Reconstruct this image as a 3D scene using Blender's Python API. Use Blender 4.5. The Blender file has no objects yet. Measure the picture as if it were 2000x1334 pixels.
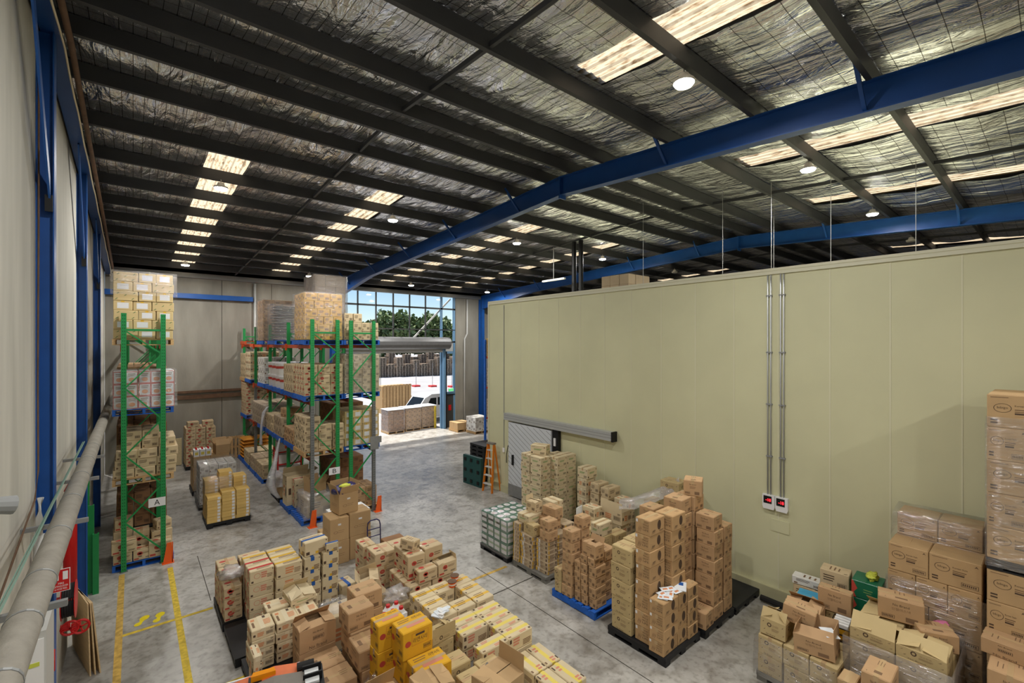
import bpy, bmesh, math, random
from mathutils import Vector, Matrix, noise
random.seed(7)
S = bpy.context.scene
C = S.collection
PI = math.pi

# ------------------------------------------------------------------ camera
cam_d = bpy.data.cameras.new('camera'); cam = bpy.data.objects.new('camera', cam_d); C.objects.link(cam)
cam.location = (0, 0, 5.4)
YAW = math.atan(740 / 889.0)
cam.rotation_euler = (PI / 2, 0, -YAW)
cam_d.sensor_width = 36.0; cam_d.lens = 889.0 / 2000.0 * 36.0
cam_d.shift_y = 0.002
cam_d.clip_start = 0.05; cam_d.clip_end = 800
S.camera = cam

# ------------------------------------------------------------------ world, sun, exposure
S.view_settings.view_transform = 'Standard'; S.view_settings.look = 'None'
S.view_settings.gamma = 1.0; S.view_settings.use_curve_mapping = False
S.view_settings.exposure = 0.0
W = bpy.data.worlds.new('sky'); S.world = W; W.use_nodes = True
nt = W.node_tree; nt.nodes.clear()
wo = nt.nodes.new('ShaderNodeOutputWorld'); bg = nt.nodes.new('ShaderNodeBackground')
sk = nt.nodes.new('ShaderNodeTexSky'); sk.sky_type = 'NISHITA'; sk.sun_disc = False
sk.sun_elevation = math.radians(52); sk.sun_rotation = math.radians(200); sk.air_density = 1.0; sk.dust_density = 0.2; sk.ozone_density = 4.0
bg.inputs['Strength'].default_value = 0.13
nt.links.new(sk.outputs[0], bg.inputs[0]); nt.links.new(bg.outputs[0], wo.inputs[0])
sun_d = bpy.data.lights.new('sun', 'SUN'); sun_d.energy = 7.5; sun_d.angle = math.radians(4); sun_d.color = (1.0, 0.95, 0.88)
sun = bpy.data.objects.new('sun', sun_d); C.objects.link(sun)
sun.rotation_euler = (math.radians(-22), math.radians(-9), 0); sun.location = (10, 30, 40)
LAMP_POWER = 165.0
S.cycles.max_bounces = 6; S.cycles.diffuse_bounces = 4; S.cycles.glossy_bounces = 3; S.cycles.transmission_bounces = 3; S.cycles.transparent_max_bounces = 10
S.cycles.caustics_reflective = False; S.cycles.caustics_refractive = False; S.cycles.adaptive_threshold = 0.02

# ------------------------------------------------------------------ materials
M = {}
def lin(c):
    return tuple(((x / 255.0) / 12.92 if x <= 10 else (((x / 255.0) + 0.055) / 1.055) ** 2.4) for x in c)
def mat(name, rgb, rough=0.7, metal=0.0, var=0.0, scale=6.0, bump=0.0, bscale=30.0, stretch=None, obj_var=0.0, spec=0.4, emit=None, estr=0.0, coat=0.0):
    m = bpy.data.materials.new(name); m.use_nodes = True; t = m.node_tree; n = t.nodes; b = n['Principled BSDF']
    col = lin(rgb) + (1,)
    b.inputs['Base Color'].default_value = col; b.inputs['Roughness'].default_value = rough; b.inputs['Metallic'].default_value = metal
    b.inputs['Specular IOR Level'].default_value = spec
    if coat: b.inputs['Coat Weight'].default_value = coat
    if emit: b.inputs['Emission Color'].default_value = lin(emit) + (1,); b.inputs['Emission Strength'].default_value = estr
    last = None
    if var or bump:
        tc = n.new('ShaderNodeTexCoord'); mp = n.new('ShaderNodeMapping'); t.links.new(tc.outputs['Object'], mp.inputs[0])
        if stretch: mp.inputs['Scale'].default_value = stretch
    if var:
        no = n.new('ShaderNodeTexNoise'); no.inputs['Scale'].default_value = scale; no.inputs['Detail'].default_value = 6; t.links.new(mp.outputs[0], no.inputs[0])
        hs = n.new('ShaderNodeHueSaturation'); hs.inputs['Color'].default_value = col
        mr = n.new('ShaderNodeMapRange'); mr.inputs[1].default_value = 0.3; mr.inputs[2].default_value = 0.7
        mr.inputs[3].default_value = 1 - var; mr.inputs[4].default_value = 1 + var
        t.links.new(no.outputs[0], mr.inputs[0]); t.links.new(mr.outputs[0], hs.inputs['Value']); last = hs
    if obj_var:
        oi = n.new('ShaderNodeObjectInfo'); hs2 = n.new('ShaderNodeHueSaturation')
        mr2 = n.new('ShaderNodeMapRange'); mr2.inputs[3].default_value = 1 - obj_var; mr2.inputs[4].default_value = 1 + obj_var
        t.links.new(oi.outputs['Random'], mr2.inputs[0]); t.links.new(mr2.outputs[0], hs2.inputs['Value'])
        if last: t.links.new(last.outputs[0], hs2.inputs['Color'])
        else: hs2.inputs['Color'].default_value = col
        last = hs2
    if last: t.links.new(last.outputs[0], b.inputs['Base Color'])
    if bump:
        nb = n.new('ShaderNodeTexNoise'); nb.inputs['Scale'].default_value = bscale; nb.inputs['Detail'].default_value = 5; t.links.new(mp.outputs[0], nb.inputs[0])
        bp = n.new('ShaderNodeBump'); bp.inputs['Strength'].default_value = bump; bp.inputs['Distance'].default_value = 0.02
        t.links.new(nb.outputs[0], bp.inputs['Height']); t.links.new(bp.outputs[0], b.inputs['Normal'])
    M[name] = m
    return m
CARD = dict(rough=0.75, var=0.05, scale=3.0, obj_var=0.07, spec=0.25)
mat('c_tan', (205, 184, 148), **CARD); mat('c_pale', (214, 197, 162), **CARD); mat('c_brown', (190, 155, 116), **CARD)
mat('c_olive', (196, 174, 128), **CARD); mat('c_grain', (190, 155, 112), **CARD); mat('c_kraft', (190, 158, 116), **CARD)
mat('c_grey', (186, 166, 138), **CARD); mat('c_yellow', (226, 172, 44), **CARD); mat('c_gold', (210, 186, 136), **CARD)
mat('c_dark', (150, 112, 80), **CARD); mat('c_green', (22, 104, 74), rough=0.35, var=0.04, obj_var=0.05); mat('c_white', (224, 222, 216), rough=0.5, var=0.04, obj_var=0.03)
mat('c_tin', (206, 204, 206), rough=0.4, var=0.06, scale=12); mat('c_flat', (218, 184, 112), **CARD); mat('c_amber', (212, 166, 66), **CARD); mat('c_blue', (70, 170, 215), rough=0.4)
mat('card_in', (120, 92, 62), rough=0.8)
mat('ink', (84, 66, 52), rough=0.7); mat('ink_soft', (128, 100, 74), rough=0.75); mat('red', (188, 72, 60), rough=0.55); mat('red_soft', (208, 136, 112), rough=0.6)
mat('orange_ink', (214, 142, 96), rough=0.6); mat('green_ink', (120, 158, 92), rough=0.6); mat('leaf_ink', (92, 120, 70), rough=0.6)
mat('label', (230, 230, 232), rough=0.5, var=0.02, scale=40)
mat('tape_clear', (196, 166, 124), rough=0.18, spec=0.6); mat('tape_red', (196, 50, 46), rough=0.4); mat('tape_yellow', (226, 204, 92), rough=0.4)
mat('tape_gold', (224, 178, 52), rough=0.4); mat('tape_blue', (40, 92, 168), rough=0.4); mat('tape_pale', (226, 212, 180), rough=0.3)
mat('concrete_wall', (194, 191, 180), rough=0.85, var=0.22, scale=1.1, stretch=(1.5, 1.5, 0.18), bump=0.15, bscale=14)
mat('concrete_back', (146, 142, 131), rough=0.85, var=0.18, scale=1.3, stretch=(1.2, 1.2, 0.3), bump=0.15, bscale=14)
mat('joint', (70, 66, 58), rough=0.9); mat('joint_light', (216, 213, 184), rough=0.6)
mat('steel_blue', (28, 84, 158), rough=0.42, var=0.10, scale=3.0, spec=0.4); mat('steel_navy', (26, 72, 138), rough=0.45, var=0.08, scale=2.0)
mat('purlin', (66, 67, 70), rough=0.55, metal=0.25, var=0.12, scale=1.5); mat('galv', (150, 152, 152), rough=0.45, metal=0.5, var=0.08, scale=8)
mat('rack_green', (34, 140, 74), rough=0.42, var=0.06, scale=4); mat('rack_orange', (204, 84, 40), rough=0.5, var=0.08); mat('rack_rust', (132, 52, 38), rough=0.6, var=0.1)
mat('rack_grey', (120, 122, 122), rough=0.45, metal=0.3, var=0.08); mat('hole', (14, 40, 24), rough=0.9)
mat('guard_orange', (236, 98, 32), rough=0.5, var=0.05)
mat('pallet_blue', (32, 96, 190), rough=0.6, var=0.22, scale=9, obj_var=0.12); mat('pallet_black', (26, 27, 30), rough=0.5, var=0.1, scale=10)
mat('pallet_wood', (196, 160, 112), rough=0.75, var=0.18, scale=8, stretch=(1, 6, 6), obj_var=0.12); mat('pallet_grey', (120, 118, 112), rough=0.8, var=0.15)
mat('cold_panel', (208, 206, 170), rough=0.5, var=0.05, scale=0.7, spec=0.35, obj_var=0.015); mat('cold_trim', (212, 209, 184), rough=0.5)
mat('skirt', (190, 186, 150), rough=0.6)
mat('alu', (182, 184, 184), rough=0.4, metal=0.25); mat('door_white', (212, 216, 222), rough=0.35, metal=0.1); mat('black', (18, 18, 20), rough=0.5); mat('rubber', (28, 28, 28), rough=0.8)
mat('white', (236, 236, 236), rough=0.5); mat('grey', (140, 142, 142), rough=0.6); mat('grey_light', (196, 196, 192), rough=0.55); mat('pipe_grey', (142, 137, 127), rough=0.75, var=0.16, scale=7, bump=0.2, bscale=50)
mat('pipe_brown', (104, 78, 58), rough=0.7, var=0.2, scale=6); mat('fire_red', (196, 28, 28), rough=0.4); mat('plywood', (206, 178, 136), rough=0.7, var=0.12, scale=3, stretch=(1, 1, 8))
mat('paint_yellow', (206, 178, 60), rough=0.7, var=0.3, scale=12); mat('paint_old', (190, 156, 78), rough=0.8, var=0.35, scale=10); mat('foot_yellow', (226, 204, 30), rough=0.6, var=0.1)
mat('ladder_orange', (232, 132, 32), rough=0.45); mat('pallet_teal', (30, 74, 72), rough=0.5, var=0.08)
mat('shutter', (112, 112, 112), rough=0.45, metal=0.3, var=0.08); mat('frame_dark', (66, 66, 64), rough=0.5); mat('frame_blue', (110, 150, 184), rough=0.5)
mat('asphalt', (172, 171, 170), rough=0.9, var=0.06, scale=0.4); mat('van', (240, 240, 240), rough=0.25, coat=0.4); mat('van_glass', (30, 36, 40), rough=0.1)
mat('leaf', (112, 130, 82), rough=0.7, obj_var=0.2, var=0.3, scale=0.6); mat('trunk', (88, 74, 58), rough=0.9); mat('shed', (172, 178, 180), rough=0.6)
mat('bag_silver', (170, 172, 176), rough=0.25, metal=0.6, bump=0.6, bscale=14); mat('bag_purple', (52, 48, 98), rough=0.3, bump=0.5, bscale=20); mat('bag_lime', (206, 214, 84), rough=0.4)
mat('pink', (232, 130, 176), rough=0.3, bump=0.5, bscale=20); mat('paper', (232, 238, 244), rough=0.7); mat('truck_orange', (214, 110, 62), rough=0.5, var=0.14, scale=5)
mat('truck_grey', (122, 116, 108), rough=0.55, var=0.08); mat('amber', (238, 150, 20), rough=0.2, spec=0.6); mat('sack_orange', (206, 138, 48), rough=0.7, bump=0.5, bscale=20)
mat('lamp_on', (255, 255, 255), emit=(255, 252, 244), estr=40.0); mat('led_red', (255, 30, 40), emit=(255, 30, 40), estr=6.0); mat('exit_green', (60, 190, 110), emit=(60, 200, 110), estr=1.2)
mat('wood_old', (164, 146, 126), rough=0.85, var=0.25, scale=3, obj_var=0.2); mat('roof_deck', (150, 150, 150), rough=0.6)
mat('cable_green', (112, 140, 126), rough=0.6)
mat('cone_red', (226, 62, 60), rough=0.5); mat('steel_rod', (168, 168, 164), rough=0.4, metal=0.6); mat('board', (214, 196, 154), rough=0.7, var=0.1, scale=20)

def floor_material():
    m = bpy.data.materials.new('concrete_floor'); m.use_nodes = True; t = m.node_tree; n = t.nodes; b = n['Principled BSDF']
    tc = n.new('ShaderNodeTexCoord')
    def noi(sc, det, dist=0.0):
        k = n.new('ShaderNodeTexNoise'); k.inputs['Scale'].default_value = sc; k.inputs['Detail'].default_value = det; k.inputs['Distortion'].default_value = dist
        t.links.new(tc.outputs['Object'], k.inputs[0]); return k
    n1 = noi(0.55, 8, 0.6); n2 = noi(3.2, 8, 0.4); n3 = noi(11, 4)
    def ramp(src, a, ca, bb, cb):
        r = n.new('ShaderNodeValToRGB'); r.color_ramp.elements[0].position = a; r.color_ramp.elements[0].color = lin(ca) + (1,)
        r.color_ramp.elements[1].position = bb; r.color_ramp.elements[1].color = lin(cb) + (1,); t.links.new(src.outputs[0], r.inputs[0]); return r
    r1 = ramp(n1, 0.33, (154, 151, 145), 0.66, (190, 187, 181))
    r2 = ramp(n2, 0.30, (204, 201, 196), 0.55, (255, 255, 255))
    r3 = ramp(n3, 0.25, (206, 204, 200), 0.5, (255, 255, 255))
    def mul(a, bb):
        x = n.new('ShaderNodeMixRGB'); x.blend_type = 'MULTIPLY'; x.inputs[0].default_value = 1.0; t.links.new(a.outputs[0], x.inputs[1]); t.links.new(bb.outputs[0], x.inputs[2]); return x
    mm = mul(mul(r1, r2), r3); t.links.new(mm.outputs[0], b.inputs['Base Color'])
    rr = n.new('ShaderNodeMapRange'); rr.inputs[3].default_value = 0.24; rr.inputs[4].default_value = 0.48; t.links.new(n2.outputs[0], rr.inputs[0]); t.links.new(rr.outputs[0], b.inputs['Roughness'])
    b.inputs['Specular IOR Level'].default_value = 0.6
    M['floor'] = m
floor_material()

def foil_material():
    m = bpy.data.materials.new('foil'); m.use_nodes = True; t = m.node_tree; n = t.nodes; b = n['Principled BSDF']
    b.inputs['Metallic'].default_value = 0.95; b.inputs['Roughness'].default_value = 0.24
    tc = n.new('ShaderNodeTexCoord'); mp = n.new('ShaderNodeMapping'); mp.inputs['Scale'].default_value = (3.0, 0.8, 1.0); t.links.new(tc.outputs['Object'], mp.inputs[0])
    k = n.new('ShaderNodeTexNoise'); k.inputs['Scale'].default_value = 1.3; k.inputs['Detail'].default_value = 5; k.inputs['Distortion'].default_value = 0.7; t.links.new(mp.outputs[0], k.inputs[0])
    bp = n.new('ShaderNodeBump'); bp.inputs['Strength'].default_value = 1.0; bp.inputs['Distance'].default_value = 0.17; t.links.new(k.outputs[0], bp.inputs['Height']); t.links.new(bp.outputs[0], b.inputs['Normal'])
    k2 = n.new('ShaderNodeTexNoise'); k2.inputs['Scale'].default_value = 0.35; k2.inputs['Detail'].default_value = 4; t.links.new(tc.outputs['Object'], k2.inputs[0])
    r = n.new('ShaderNodeValToRGB'); r.color_ramp.elements[0].position = 0.35; r.color_ramp.elements[0].color = lin((226, 228, 234)) + (1,); r.color_ramp.elements[1].position = 0.62; r.color_ramp.elements[1].color = lin((247, 250, 255)) + (1,)
    t.links.new(k2.outputs[0], r.inputs[0])
    br = n.new('ShaderNodeTexBrick'); br.offset = 0.0; br.inputs['Scale'].default_value = 1.0; br.inputs['Mortar Size'].default_value = 0.005; br.inputs['Brick Width'].default_value = 0.15; br.inputs['Row Height'].default_value = 0.3
    br.inputs['Color1'].default_value = br.inputs['Color2'].default_value = (1, 1, 1, 1); br.inputs['Mortar'].default_value = (0.18, 0.17, 0.16, 1); t.links.new(tc.outputs['Object'], br.inputs[0])
    x = n.new('ShaderNodeMixRGB'); x.blend_type = 'MULTIPLY'; x.inputs[0].default_value = 1.0; t.links.new(r.outputs[0], x.inputs[1]); t.links.new(br.outputs[0], x.inputs[2]); t.links.new(x.outputs[0], b.inputs['Base Color'])
    M['foil'] = m
foil_material()

def skylight_material():
    m = bpy.data.materials.new('skylight_sheet'); m.use_nodes = True; t = m.node_tree; n = t.nodes; n.clear()
    o = n.new('ShaderNodeOutputMaterial'); tr = n.new('ShaderNodeBsdfTranslucent'); df = n.new('ShaderNodeBsdfDiffuse'); mx = n.new('ShaderNodeMixShader'); mx.inputs[0].default_value = 0.18
    tc = n.new('ShaderNodeTexCoord'); mp = n.new('ShaderNodeMapping'); mp.inputs['Scale'].default_value = (22, 5, 1); t.links.new(tc.outputs['Object'], mp.inputs[0]); k = n.new('ShaderNodeTexNoise'); k.inputs['Scale'].default_value = 1.0; k.inputs['Detail'].default_value = 8; t.links.new(mp.outputs[0], k.inputs[0])
    r = n.new('ShaderNodeValToRGB'); r.color_ramp.elements[0].position = 0.30; r.color_ramp.elements[0].color = lin((140, 112, 80)) + (1,); r.color_ramp.elements[1].position = 0.52; r.color_ramp.elements[1].color = lin((222, 204, 172)) + (1,)
    t.links.new(k.outputs[0], r.inputs[0]); t.links.new(r.outputs[0], tr.inputs[0]); t.links.new(r.outputs[0], df.inputs[0])
    t.links.new(tr.outputs[0], mx.inputs[1]); t.links.new(df.outputs[0], mx.inputs[2]); t.links.new(mx.outputs[0], o.inputs[0]); M['skylight'] = m
skylight_material()

def film_material(name, rgb, base, shiny):
    m = bpy.data.materials.new(name); m.use_nodes = True; t = m.node_tree; n = t.nodes; n.clear()
    o = n.new('ShaderNodeOutputMaterial'); tp = n.new('ShaderNodeBsdfTransparent'); gl = n.new('ShaderNodeBsdfGlossy'); gl.inputs['Roughness'].default_value = 0.16; df = n.new('ShaderNodeBsdfDiffuse'); df.inputs[0].default_value = lin(rgb) + (1,)
    gl.inputs[0].default_value = (0.9, 0.9, 0.92, 1)
    m1 = n.new('ShaderNodeMixShader'); m2 = n.new('ShaderNodeMixShader')
    tc = n.new('ShaderNodeTexCoord'); mp = n.new('ShaderNodeMapping'); mp.inputs['Scale'].default_value = (1.0, 1.0, 5.0); mp.inputs['Rotation'].default_value = (0.25, 0.2, 0); t.links.new(tc.outputs['Object'], mp.inputs[0])
    k = n.new('ShaderNodeTexNoise'); k.inputs['Scale'].default_value = 3.5; k.inputs['Detail'].default_value = 6; k.inputs['Distortion'].default_value = 1.2; t.links.new(mp.outputs[0], k.inputs[0])
    bp = n.new('ShaderNodeBump'); bp.inputs['Strength'].default_value = 0.9; bp.inputs['Distance'].default_value = 0.05; t.links.new(k.outputs[0], bp.inputs['Height']); t.links.new(bp.outputs[0], gl.inputs['Normal'])
    mr = n.new('ShaderNodeMapRange'); mr.inputs[1].default_value = 0.4; mr.inputs[2].default_value = 0.7; mr.inputs[3].default_value = shiny * 0.5; mr.inputs[4].default_value = shiny * 1.6; t.links.new(k.outputs[0], mr.inputs[0])
    m1.inputs[0].default_value = base; t.links.new(tp.outputs[0], m1.inputs[1]); t.links.new(df.outputs[0], m1.inputs[2])
    t.links.new(mr.outputs[0], m2.inputs[0]); t.links.new(m1.outputs[0], m2.inputs[1]); t.links.new(gl.outputs[0], m2.inputs[2]); t.links.new(m2.outputs[0], o.inputs[0]); M[name] = m
film_material('film', (225, 222, 218), 0.08, 0.19); film_material('film_milky', (206, 200, 196), 0.36, 0.2); film_material('film_white', (232, 234, 240), 0.5, 0.2)

def glass_material():
    m = bpy.data.materials.new('pane_glass'); m.use_nodes = True; t = m.node_tree; n = t.nodes; n.clear()
    o = n.new('ShaderNodeOutputMaterial'); tp = n.new('ShaderNodeBsdfTransparent'); gl = n.new('ShaderNodeBsdfGlossy'); gl.inputs['Roughness'].default_value = 0.03; mx = n.new('ShaderNodeMixShader'); mx.inputs[0].default_value = 0.02
    t.links.new(tp.outputs[0], mx.inputs[1]); t.links.new(gl.outputs[0], mx.inputs[2]); t.links.new(mx.outputs[0], o.inputs[0]); M['glass'] = m
glass_material()

# ------------------------------------------------------------------ mesh helpers
class MB:
    def __init__(s, zs=1.0): s.v = []; s.f = []; s.m = []; s.zs = zs
    def quad(s, a, b, c, d, mi=0):
        i = len(s.v); s.v += [tuple(a), tuple(b), tuple(c), tuple(d)]; s.f.append((i, i + 1, i + 2, i + 3)); s.m.append(mi); return s
    def poly(s, pts, mi=0):
        i = len(s.v); s.v += [tuple(p) for p in pts]; s.f.append(tuple(range(i, i + len(pts)))); s.m.append(mi); return s
    def box(s, x0, x1, y0, y1, z0, z1, mi=0):
        i = len(s.v); s.v += [(x0, y0, z0), (x1, y0, z0), (x1, y1, z0), (x0, y1, z0), (x0, y0, z1), (x1, y0, z1), (x1, y1, z1), (x0, y1, z1)]
        for q in ((0, 3, 2, 1), (4, 5, 6, 7), (0, 1, 5, 4), (1, 2, 6, 5), (2, 3, 7, 6), (3, 0, 4, 7)): s.f.append(tuple(i + k for k in q)); s.m.append(mi)
        return s
    def bar(s, p, q, w, h, mi=0, up=(0, 0, 1)):
        p = Vector(p); q = Vector(q); d = (q - p).normalized(); u = Vector(up)
        if abs(d.dot(u)) > 0.98: u = Vector((0, 1, 0))
        a = d.cross(u).normalized() * (w / 2); b = a.normalized().cross(d).normalized() * (h / 2)
        i = len(s.v)
        for e in (p, q):
            for k, l in ((-1, -1), (1, -1), (1, 1), (-1, 1)): s.v.append(tuple(e + a * k + b * l))
        for qd in ((0, 1, 2, 3), (7, 6, 5, 4), (0, 4, 5, 1), (1, 5, 6, 2), (2, 6, 7, 3), (3, 7, 4, 0)): s.f.append(tuple(i + k for k in qd)); s.m.append(mi)
        return s
    def tube(s, pts, r, n=10, mi=0, caps=True):
        pts = [Vector(p) for p in pts]; i0 = len(s.v); rr = r if isinstance(r, (list, tuple)) else [r] * len(pts)
        for k, p in enumerate(pts):
            d = (pts[min(k + 1, len(pts) - 1)] - pts[max(k - 1, 0)]).normalized(); u = Vector((0, 0, 1)) if abs(d.z) < 0.95 else Vector((0, 1, 0))
            a = d.cross(u).normalized(); b = a.cross(d).normalized()
            for j in range(n):
                t = 2 * PI * j / n; s.v.append(tuple(p + (a * math.cos(t) + b * math.sin(t)) * rr[k]))
        for k in range(len(pts) - 1):
            for j in range(n):
                a = i0 + k * n + j; b = i0 + k * n + (j + 1) % n; s.f.append((a, b, b + n, a + n)); s.m.append(mi)
        if caps:
            s.f.append(tuple(i0 + j for j in reversed(range(n)))); s.m.append(mi); e = i0 + (len(pts) - 1) * n; s.f.append(tuple(e + j for j in range(n))); s.m.append(mi)
        return s
    def prism(s, poly, axis, a, b, mi=0):
        # poly: 2-D points in the plane across the axis ('x': (y,z), 'y': (x,z), 'z': (x,y))
        def P(p, t): return (t, p[0], p[1]) if axis == 'x' else ((p[0], t, p[1]) if axis == 'y' else (p[0], p[1], t))
        i = len(s.v); n = len(poly); s.v += [P(p, a) for p in poly] + [P(p, b) for p in poly]
        s.f.append(tuple(range(i, i + n))); s.m.append(mi); s.f.append(tuple(reversed(range(i + n, i + 2 * n)))); s.m.append(mi)
        for k in range(n): s.f.append((i + k, i + (k + 1) % n, i + n + (k + 1) % n, i + n + k)); s.m.append(mi)
        return s
    def disc(s, c, r, axis, n=16, mi=0, ry=None):
        ry = ry or r; pts = []
        for j in range(n):
            t = 2 * PI * j / n; a, b = r * math.cos(t), ry * math.sin(t)
            pts.append((c[0], c[1] + a, c[2] + b) if axis == 'x' else ((c[0] + a, c[1], c[2] + b) if axis == 'y' else (c[0] + a, c[1] + b, c[2])))
        return s.poly(pts, mi)
    def mesh(s, name, mats, smooth=False, fix=True):
        if s.zs != 1.0: s.v = [(p[0], p[1], p[2] * s.zs) for p in s.v]
        me = bpy.data.meshes.new(name); me.from_pydata(s.v, [], s.f); me.polygons.foreach_set('material_index', s.m)
        for k in mats: me.materials.append(M[k])
        if fix:
            bm = bmesh.new(); bm.from_mesh(me); bmesh.ops.recalc_face_normals(bm, faces=bm.faces); bm.to_mesh(me); bm.free()
        if smooth: me.polygons.foreach_set('use_smooth', [True] * len(me.polygons))
        me.update(); return me
    def build(s, name, mats, parent=None, loc=(0, 0, 0), rz=0.0, smooth=False, fix=True):
        if isinstance(mats, str): mats = [mats]
        return put(name, s.mesh(name, mats, smooth, fix), parent, loc, rz)
def put(name, me, parent=None, loc=(0, 0, 0), rz=0.0):
    o = bpy.data.objects.new(name, me); C.objects.link(o); o.location = loc; o.rotation_euler = (0, 0, rz)
    if parent: o.parent = parent
    return o
LABELS = {}
def tag(o, label, cat, group=None, kind=None):
    if LABELS.get(label): print('DUPLABEL', label)
    LABELS[label] = 1
    nw = len(label.split())
    if nw > 16 or nw < 4: print('LABELWORDS', nw, label)
    o['label'] = label; o['category'] = cat
    if group: o['group'] = group
    if kind: o['kind'] = kind
    return o
def thing(name, label, cat, loc=(0, 0, 0), rz=0.0, group=None):
    o = put(name, None, None, loc, rz); return tag(o, label, cat, group)
def struct(o, label=None):
    o['kind'] = 'structure'
    if label: o['label'] = label
    return o
def sempty(name, label=None): return struct(put(name, None), label)

_text = {}
def text2d(s):
    if s in _text: return _text[s]
    cu = bpy.data.curves.new('t', 'FONT'); cu.body = s; cu.size = 1.0; cu.resolution_u = 2
    ob = bpy.data.objects.new('t', cu); C.objects.link(ob); bpy.context.view_layer.update()
    me = bpy.data.meshes.new_from_object(ob.evaluated_get(bpy.context.evaluated_depsgraph_get()))
    vs = [(v.co.x, v.co.y) for v in me.vertices]; fs = [tuple(p.vertices) for p in me.polygons]
    bpy.data.objects.remove(ob); bpy.data.curves.remove(cu); bpy.data.meshes.remove(me)
    x0 = min(v[0] for v in vs); x1 = max(v[0] for v in vs); y0 = min(v[1] for v in vs); y1 = max(v[1] for v in vs)
    r = ([((v[0] - x0) / (x1 - x0), (v[1] - y0) / (y1 - y0)) for v in vs], fs, (x1 - x0) / (y1 - y0)); _text[s] = r; return r
def add_text(mb, s, fn, u0, u1, v0, v1, mi):
    vs, fs, asp = text2d(s); i = len(mb.v)
    mb.v += [fn(u0 + (u1 - u0) * a, v0 + (v1 - v0) * b) for a, b in vs]
    for f in fs: mb.f.append(tuple(i + k for k in f)); mb.m.append(mi)

# ------------------------------------------------------------------ the building
X0, X1, YN, YB = -0.9, 36.0, -9.0, 25.1
def rt(y): return 9.53 - 0.056 * abs(y - 7.9)          # top of the rafters
o = MB().box(X0 - 0.2, X1, YN, YB + 0.2, -0.2, 0).build('floor', 'floor'); struct(o, 'stained grey concrete warehouse floor')

# floor markings
def stripe(name, x0, x1, y0, y1, m, z=0.002): return struct(MB().box(x0, x1, y0, y1, 0.0, z).build(name, m))
n = 0
for a in ((-0.255, -0.15, 2.0, 14.0, 'paint_old'), (0.63, 0.735, 2.0, 13.7, 'paint_yellow'), (-0.15, 0.63, 11.02, 11.10, 'paint_yellow'), (0.735, 1.25, 11.02, 11.10, 'paint_yellow'),
          (0.735, 1.8, 8.40, 8.48, 'paint_yellow'), (5.3, 6.95, 8.52, 8.60, 'paint_old'), (0.66, 0.72, 14.3, 24.0, 'paint_old'), (1.0, 3.9, 8.05, 8.065, 'joint'), (5.0, 9.9, 7.77, 7.79, 'joint'), (1.25, 1.262, 11.4, 14.0, 'joint'), (6.35, 6.36, 2.0, 9.0, 'joint')):
    n += 1; stripe('trim_%d' % n, *a, z=0.0016 + 0.0004 * n)
def footprint(x, y, rz, label):
    mb = MB(); mb.disc((0.01, 0.10, 0.003), 0.075, 'z', 16, ry=0.10); mb.disc((0, -0.11, 0.003), 0.06, 'z', 14, ry=0.07); mb.box(-0.02, 0.045, -0.08, 0.04, 0.002, 0.0031)
    tag(mb.build('footprint_marking', 'foot_yellow', None, (x, y, 0), rz, fix=False), label, 'floor marking', 'footprint markings on the floor')
footprint(0.12, 11.42, -0.45, 'yellow painted footprint on the floor, the one nearer rack A corner line')
footprint(0.38, 11.36, -0.25, 'paler yellow painted footprint beside the double yellow line crossing')

# walls of precast panels
wl = sempty('wall_left', 'weathered precast concrete wall beside the camera')
ed = [YN, -7.35, -2.25, 2.85, 7.95, 13.05, 17.1, 21.9, YB]
for a, b in zip(ed, ed[1:]):
    pts = [(a + 0.012, 0), (b - 0.012, 0), (b - 0.012, rt(b) + 0.22)] + ([(7.9, rt(7.9) + 0.22)] if a < 7.9 < b else []) + [(a + 0.012, rt(a) + 0.22)]
    MB().prism(pts, 'x', X0 - 0.18, X0).build('precast_panel', 'concrete_wall', wl)
MB().box(X0 - 0.2, X0 - 0.06, YN, YB, 0, 9.2).build('panel_backing', 'joint', wl)
wb = sempty('wall_back', 'stained precast concrete back wall')
xe = [X0, 1.1, 3.2, 5.3, 7.4, 8.55]
for a, b in list(zip(xe, xe[1:])) + [(16.12, 18.2), (18.2, 20.6), (20.6, 23), (23, 25.4), (25.4, 27.8), (27.8, 30.2), (30.2, 32.6), (32.6, X1)]:
    MB().box(a + 0.01, b - 0.01, YB, YB + 0.18, 0, 8.75).build('precast_panel', 'concrete_back', wb)
MB().box(X0, 8.5, YB + 0.08, YB + 0.2, 0, 8.7).box(16.15, X1, YB + 0.08, YB + 0.2, 0, 8.7).build('panel_backing', 'joint', wb)
MB().box(X0, 4.45, YB - 0.22, YB - 0.06, 7.42, 7.64).build('girt', 'steel_blue', wb)
MB().bar((0.6, YB - 0.05, 3.22), (4.3, YB - 0.05, 3.22), 0.1, 0.1).bar((0.6, YB - 0.05, 2.98), (4.3, YB - 0.05, 2.98), 0.08, 0.18).build('wall_rail', 'pipe_brown', wb)
MB().box(X0, X1, YB - 0.2, YB + 0.02, 8.36, 8.72).build('eave_beam', 'grey', wb)
struct(MB().box(X1, X1 + 0.2, YN, YB, 0, 10).build('wall_right', 'concrete_back')); struct(MB().box(X0, X1, YN - 0.2, YN, 0, 10).build('wall_front', 'concrete_back'))

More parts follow.
